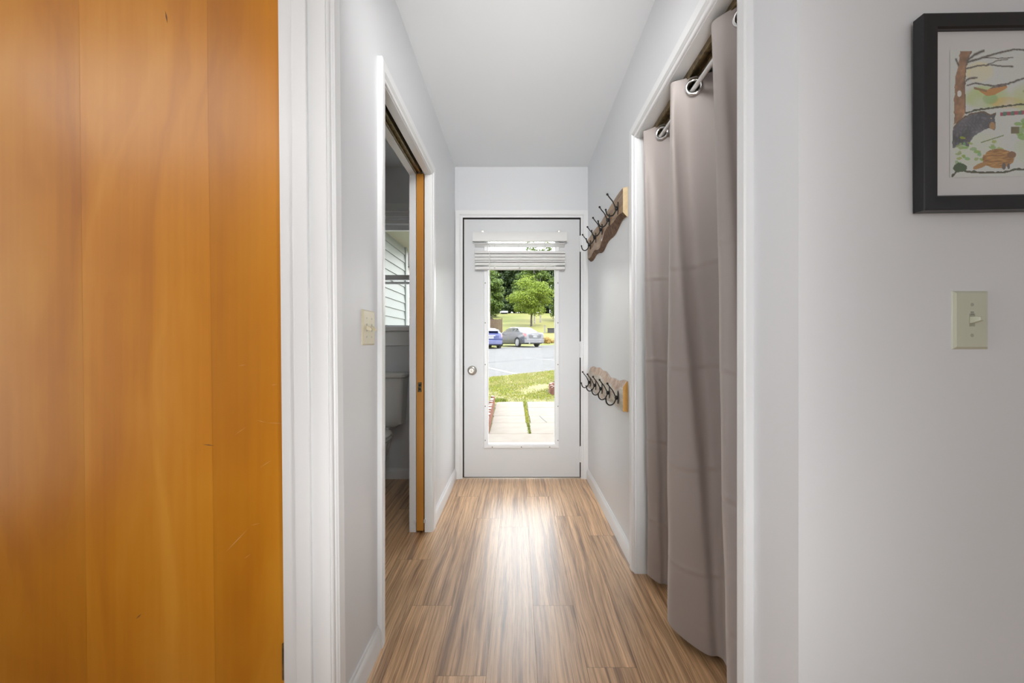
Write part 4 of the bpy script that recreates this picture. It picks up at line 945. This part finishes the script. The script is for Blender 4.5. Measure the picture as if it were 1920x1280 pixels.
MB().prism([(-2.35, s2+1.18), (-2.35, s2+1.27), (-4.2, s2+2.62), (-4.2, s2+2.5)], lambda u, v, d: (u, d, v), 46.8, 50.2).prism([(-6.0, s2+1.18), (-6.0, s2+1.27), (-4.2, s2+2.62), (-4.2, s2+2.5)], lambda u, v, d: (u, d, v), 46.8, 50.2).build('roof', 'hroof', sd)
# own wing outside the bathroom window
M['wing'] = mat('white_clapboard', (.40, .44, .42), .55); M['soffit'] = mat('cream_soffit', (.80, .80, .62), .6)
wg = empty('house_wing', (-1.5, 4.6, -.2), 'white clapboard wing of the house outside the bathroom window', 'house wing', kind='structure')
lap((-1.465, YE+.15), (-1.465, 5.52), -.2, 2.29, .104, (1, 0), 'clapboard_wall', 'wing', wg)
B(((-1.62, YE+.15, -.2), (-1.466, 5.60, 2.9))).build('wall_core', 'wing', wg); B(((-1.466, 5.52, -.2), (-1.44, 5.60, 2.29)), ((-1.62, 5.60, -.2), (-1.44, 5.62, 2.29))).build('corner_board', 'wing', wg)
B(((-1.62, YE+.152, 2.29), (-1.02, 5.75, 2.31)), ((-1.03, YE+.152, 2.27), (-1.0, 5.77, 2.45)), ((-1.62, 5.75, 2.27), (-1.0, 5.77, 2.45))).build('soffit', 'soffit', wg)
MB().prism([(-1.0, 2.45), (-1.0, 2.48), (-2.8, 3.3), (-2.8, 3.25)], lambda u, v, d: (u, d, v), YE+.152, 5.8).build('roof', 'hroof', wg)

# ------------------------------------------------------------------ cars
def lerp(pts, x):
    if x <= pts[0][0]: return pts[0][1]
    for (a, u), (b, v) in zip(pts, pts[1:]):
        if x <= b:
            t = (x-a)/(b-a); t = t*t*(3-2*t)*.35+t*.65; return u+(v-u)*t
    return pts[-1][1]
M['tyre'] = mat('tyre_rubber', (.018, .018, .018), .8); M['rim'] = mat('alloy', (.95, .95, .97), .35, .5); M['carglass'] = mat('car_glass', (.03, .04, .04), .05, coat=1)
M['red_lens'] = mat('red_lens', (.75, .03, .04), .2, coat=1); M['plate'] = mat('number_plate', (.5, .52, .55), .4); M['plate_ink'] = mat('plate_ink', (.08, .09, .13), .5); M['clear_lens'] = mat('clear_lens', (.5, .5, .5), .15, coat=1)
def car(name, loc, yaw, label, body_m, Lh, top, belt, hwid, glass, rearwin, shield, spoiler=False, wx=1.38, recess_m=None):
    t = empty(name, loc, label, 'car', yaw)
    zb = lambda x: .20 if abs(x) < Lh-.5 else .20+.16*((abs(x)-(Lh-.5))/.5)**1.5
    def hw(x):
        a = abs(x)/Lh; return hwid*(1-.07*a**3-(.13*max(0, (a-.93)/.07)**2))
    def sec(x):
        h = hw(x); b = lerp(belt, x); tp = max(lerp(top, x), b+.012); z0 = zb(x); g = min(1, (tp-b)/.38); rw = h*(.86-.20*g)
        return [(0, z0), (h*.78, z0), (h*.95, z0+.07), (h*1.0, z0+.30), (h*.985, b-.20), (h*.945, b-.02), (h*(.90-.06*g), b+(tp-b)*.30), (rw+(.02*h), b+(tp-b)*.80), (rw*.86, b+(tp-b)*.965), (rw*.45, tp), (0, tp+.006)]
    def pt(x, s):
        q = sec(x); i = min(int(s), len(q)-2); f = s-i; return Vector((x, q[i][0]*(1-f)+q[i+1][0]*f, q[i][1]*(1-f)+q[i+1][1]*f))
    N_ = 64; xs_ = [-Lh]+[-Lh+.03, -Lh+.08]+[-Lh+.08+(2*Lh-.16)*i/N_ for i in range(1, N_)]+[Lh-.08, Lh-.03, Lh]
    rows = []
    for x in xs_:
        q = sec(x); rows.append([(x, y, z) for y, z in q]+[(x, -y, z) for y, z in q[-2:0:-1]])
    k = len(rows[0]); mb = MB(); mb.add([p for r in rows for p in r], [(i*k+j, i*k+(j+1) % k, (i+1)*k+(j+1) % k, (i+1)*k+j) for i in range(len(rows)-1) for j in range(k)]+[tuple(range(k)), tuple((len(rows)-1)*k+j for j in range(k-1, -1, -1))])
    body = mb.build('body', body_m, t, smooth=45, world=False)
    cut = MB()
    for x in (-wx, wx):
        for s in (-1, 1): cut.cyl((x, s*hwid*.60, .33), (x, s*hwid*1.2, .33), .375, n=28)
    c = cut.build('cutter', 'dark', None); md = body.modifiers.new('arches', 'BOOLEAN'); md.object = c; md.operation = 'DIFFERENCE'; md.solver = 'EXACT'
    c.parent = t; c.location = c.location
    c.matrix_parent_inverse = Matrix(); bpy.context.view_layer.update()
    dg = bpy.context.evaluated_depsgraph_get(); nm = bpy.data.meshes.new_from_object(body.evaluated_get(dg)); body.modifiers.clear(); body.data = nm
    body.data.set_sharp_from_angle(angle=R(45)); bpy.data.objects.remove(c)
    def patch(nm_, m, x0, x1, s0, s1, side=1, off=.006, nx=14, ns=6, f0=None, f1=None, par=None):
        vs = []
        for i in range(nx+1):
            x = x0+(x1-x0)*i/nx; a = f0(i/nx) if f0 else s0; b = f1(i/nx) if f1 else s1
            for j in range(ns+1):
                s = a+(b-a)*j/ns
                if s > 10: p = pt(x, 20-s); p.y *= -1; q = pt(x, 20-s)
                else: p = pt(x, s); 
                e = .01; px_ = pt(x+e, min(s, 20-s)) if s > 10 else pt(x+e, s); ps_ = pt(x, (20-s)-.05) if s > 10 else pt(x, min(10, s+.05))
                u = (px_-(pt(x, 20-s) if s > 10 else p)); w = (ps_-(pt(x, 20-s) if s > 10 else p)); n = u.cross(w)
                if n.length < 1e-9: n = Vector((0, 0, 1))
                n.normalize()
                if s > 10: n = -n; n.y *= -1
                c0 = Vector((x, 0, .6))
                if n.dot(p-c0) < 0: n = -n
                p = p+n*off; vs.append((p.x, p.y*side, p.z))
        w_ = ns+1; b_ = MB(); b_.add(vs, [(i*w_+j, i*w_+j+1, (i+1)*w_+j+1, (i+1)*w_+j) for i in range(nx) for j in range(ns)])
        return b_.build(nm_, m, par or t, smooth=60, world=False, fix=False)
    for sd_ in (1, -1):
        for a, b, fa, fb_ in glass:
            patch('side_window', 'carglass', a, b, 5.9, 7.1, sd_, .006, 14, 5, fa, fb_)
        patch('tail_light', 'red_lens', -Lh+.015, -Lh+.30, 4.25, 5.05, sd_, .008, 6, 4, lambda u: 4.15+.35*u)
        patch('side_moulding', body_m, -1.0, 1.0, 3.15, 3.32, sd_, .012, 10, 1)
        for x in (-.55, .45): patch('door_handle', 'trim_body' if 0 else body_m, x, x+.20, 4.72, 4.84, sd_, .028, 4, 2)
        patch('head_light', 'clear_lens', Lh-.42, Lh-.03, 4.3, 5.0, sd_, .008, 6, 4)
    patch('rear_window', 'carglass', rearwin[0], rearwin[1], 7.95, 12.05, 1, .006, 10, 16)
    patch('windshield', 'carglass', shield[0], shield[1], 7.95, 12.05, 1, .006, 10, 16)
    xr = -Lh
    lid = MB().prism([(-.54, .86), (.54, .86), (.50, .66), (.42, .61), (-.42, .61), (-.50, .66)], lambda u, v, d: (d, u, v), xr-.010, xr+.02).build('boot_recess', recess_m, t, world=False, bevel=.008)
    MB().box((xr-.022, -.27, .84), (xr-.01, .27, .875)).build('chrome_strip', 'rim', lid, world=False, bevel=.003)
    pl_ = MB().box((xr-.022, -.155, .66), (xr-.010, .155, .80)).build('number_plate', 'plate', lid, world=False, bevel=.003)
    ink = MB().box((xr-.0235, -.10, .783), (xr-.021, .10, .792))
    for q in range(6): ink.box((xr-.0235, -.125+.044*q, .685+.004*(q % 2)), (xr-.021, -.125+.044*q+.026, .745-.003*(q % 3)))
    ink.build('plate_characters', 'plate_ink', lid, world=False)
    MB().prism([(xr-.035, -hwid*.70), (xr-.035, hwid*.70), (xr+.06, hwid*.90), (xr+.30, hwid*.985), (xr+.30, -hwid*.985), (xr+.06, -hwid*.90)], lambda u, v, d: (u, v, d), .27, .56).build('bumper', body_m, t, world=False, bevel=.04, seg=4)
    MB().box((xr-.0, -hwid*.66, .22), (xr+.25, hwid*.66, .30)).build('diffuser', 'dark', t, world=False, bevel=.03)
    ex = MB(); ex.cyl((xr-.04, .48, .27), (xr+.2, .48, .27), .035, n=12).build('exhaust', 'rim', t, world=False)
    if spoiler: MB().prism([(xr-.02, lerp(top, xr+.30)+.01), (xr+.34, lerp(top, xr+.45)+.015), (xr+.34, lerp(top, xr+.45)-.02), (xr-.02, lerp(top, xr+.30)-.03)], lambda u, v, d: (u, d, v), -.56, .56).build('spoiler', body_m, t, world=False, bevel=.008)
    for s in (1, -1): MB().sphere((.82, s*(hwid+.04), .98), .09, 12, 8, (.7, 1.1, .75)).build('wing_mirror', body_m, t, world=False, smooth=60)
    for x in (-wx, wx):
        for s in (1, -1):
            y = s*(hwid-.115)
            w = MB().lathe((x, y-s*.10, .33), (0, s, 0), [(.22, 0), (.30, .0), (.325, .02), (.33, .06), (.33, .15), (.322, .19), (.305, .205), (.255, .20), (.245, .16)], 32).build('wheel', 'tyre', t, smooth=40, world=False)
            rm = MB().lathe((x, y+s*.055, .33), (0, s, 0), [(.245, 0), (.245, .03), (.235, .042), (.222, .035), (.21, .012)], 32)
            rm.lathe((x, y+s*.055, .33), (0, s, 0), [(.05, 0), (.05, .035), (.03, .04)], 14)
            for a in range(9):
                q = 2*pi*a/9; dx, dz = cos(q), sin(q)
                rm.add([(x+dx*r_+px_*-dz*wd_, y+s*d_, .33+dz*r_+px_*dx*wd_) for r_, wd_, d_ in ((.03, .034, .098), (.225, .030, .094), (.03, .034, .07), (.225, .030, .07)) for px_ in (-1, 1)], [(0, 1, 3, 2), (4, 6, 7, 5), (0, 2, 6, 4), (1, 5, 7, 3), (0, 4, 5, 1), (2, 3, 7, 6)])
            rm.build('rim', 'rim', w, smooth=30, world=False)
    return t
silver = mat('silver_grey_paint', (.15, .157, .18), .4, .3, coat=.7, coat_rough=.08)
blue = mat('blue_paint', (.045, .065, .24), .35, .3, coat=.7, coat_rough=.08)
car('sedan', (.0+.05, 32.25, .685), R(120), 'silver-grey four-door saloon car parked beyond the lawn', silver, 2.40,
    [(-2.4, .95), (-2.30, 1.02), (-1.95, 1.06), (-1.75, 1.09), (-.95, 1.42), (-.3, 1.475), (.3, 1.46), (.75, 1.36), (1.45, 1.03), (2.0, .90), (2.35, .74), (2.4, .62)],
    [(-2.4, .90), (-2.2, 1.00), (-1.0, 1.0), (.5, .94), (1.4, .91), (2.1, .80), (2.4, .60)], .90,
    [(-1.42, -.50, lambda u: 6.05, lambda u: 6.05+1.15*min(1, u*2.2)), (-.43, .42, lambda u: 6.05, lambda u: 7.2), (.49, 1.15, lambda u: 6.05, lambda u: 7.2-1.05*u**1.3)], (-1.74, -.98), (.72, 1.45), recess_m=mat('dark_silver_paint', (.13, .135, .15), .45, .2))
car('hatchback', (-1.72-.32*2.0, 28.05+.947*2.0, .60), R(108.6), 'blue hatchback with rear spoiler, cut off by the door frame at left', blue, 2.05,
    [(-2.05, .98), (-1.98, 1.04), (-1.55, 1.28), (-1.2, 1.38), (-.3, 1.42), (.3, 1.40), (.7, 1.30), (1.3, 1.0), (1.8, .86), (2.05, .66)],
    [(-2.05, .93), (-1.9, 1.0), (-1.0, .99), (.5, .93), (1.3, .90), (1.9, .76), (2.05, .6)], .86,
    [(-1.15, -.25, lambda u: 6.05, lambda u: 6.3+.9*min(1, u*2.2)), (-.18, .95, lambda u: 6.05, lambda u: 7.2-1.0*u**3)], (-1.90, -1.35), (.68, 1.28), True, 1.25, recess_m=mat('dark_blue_paint', (.05, .07, .22), .45, .2))
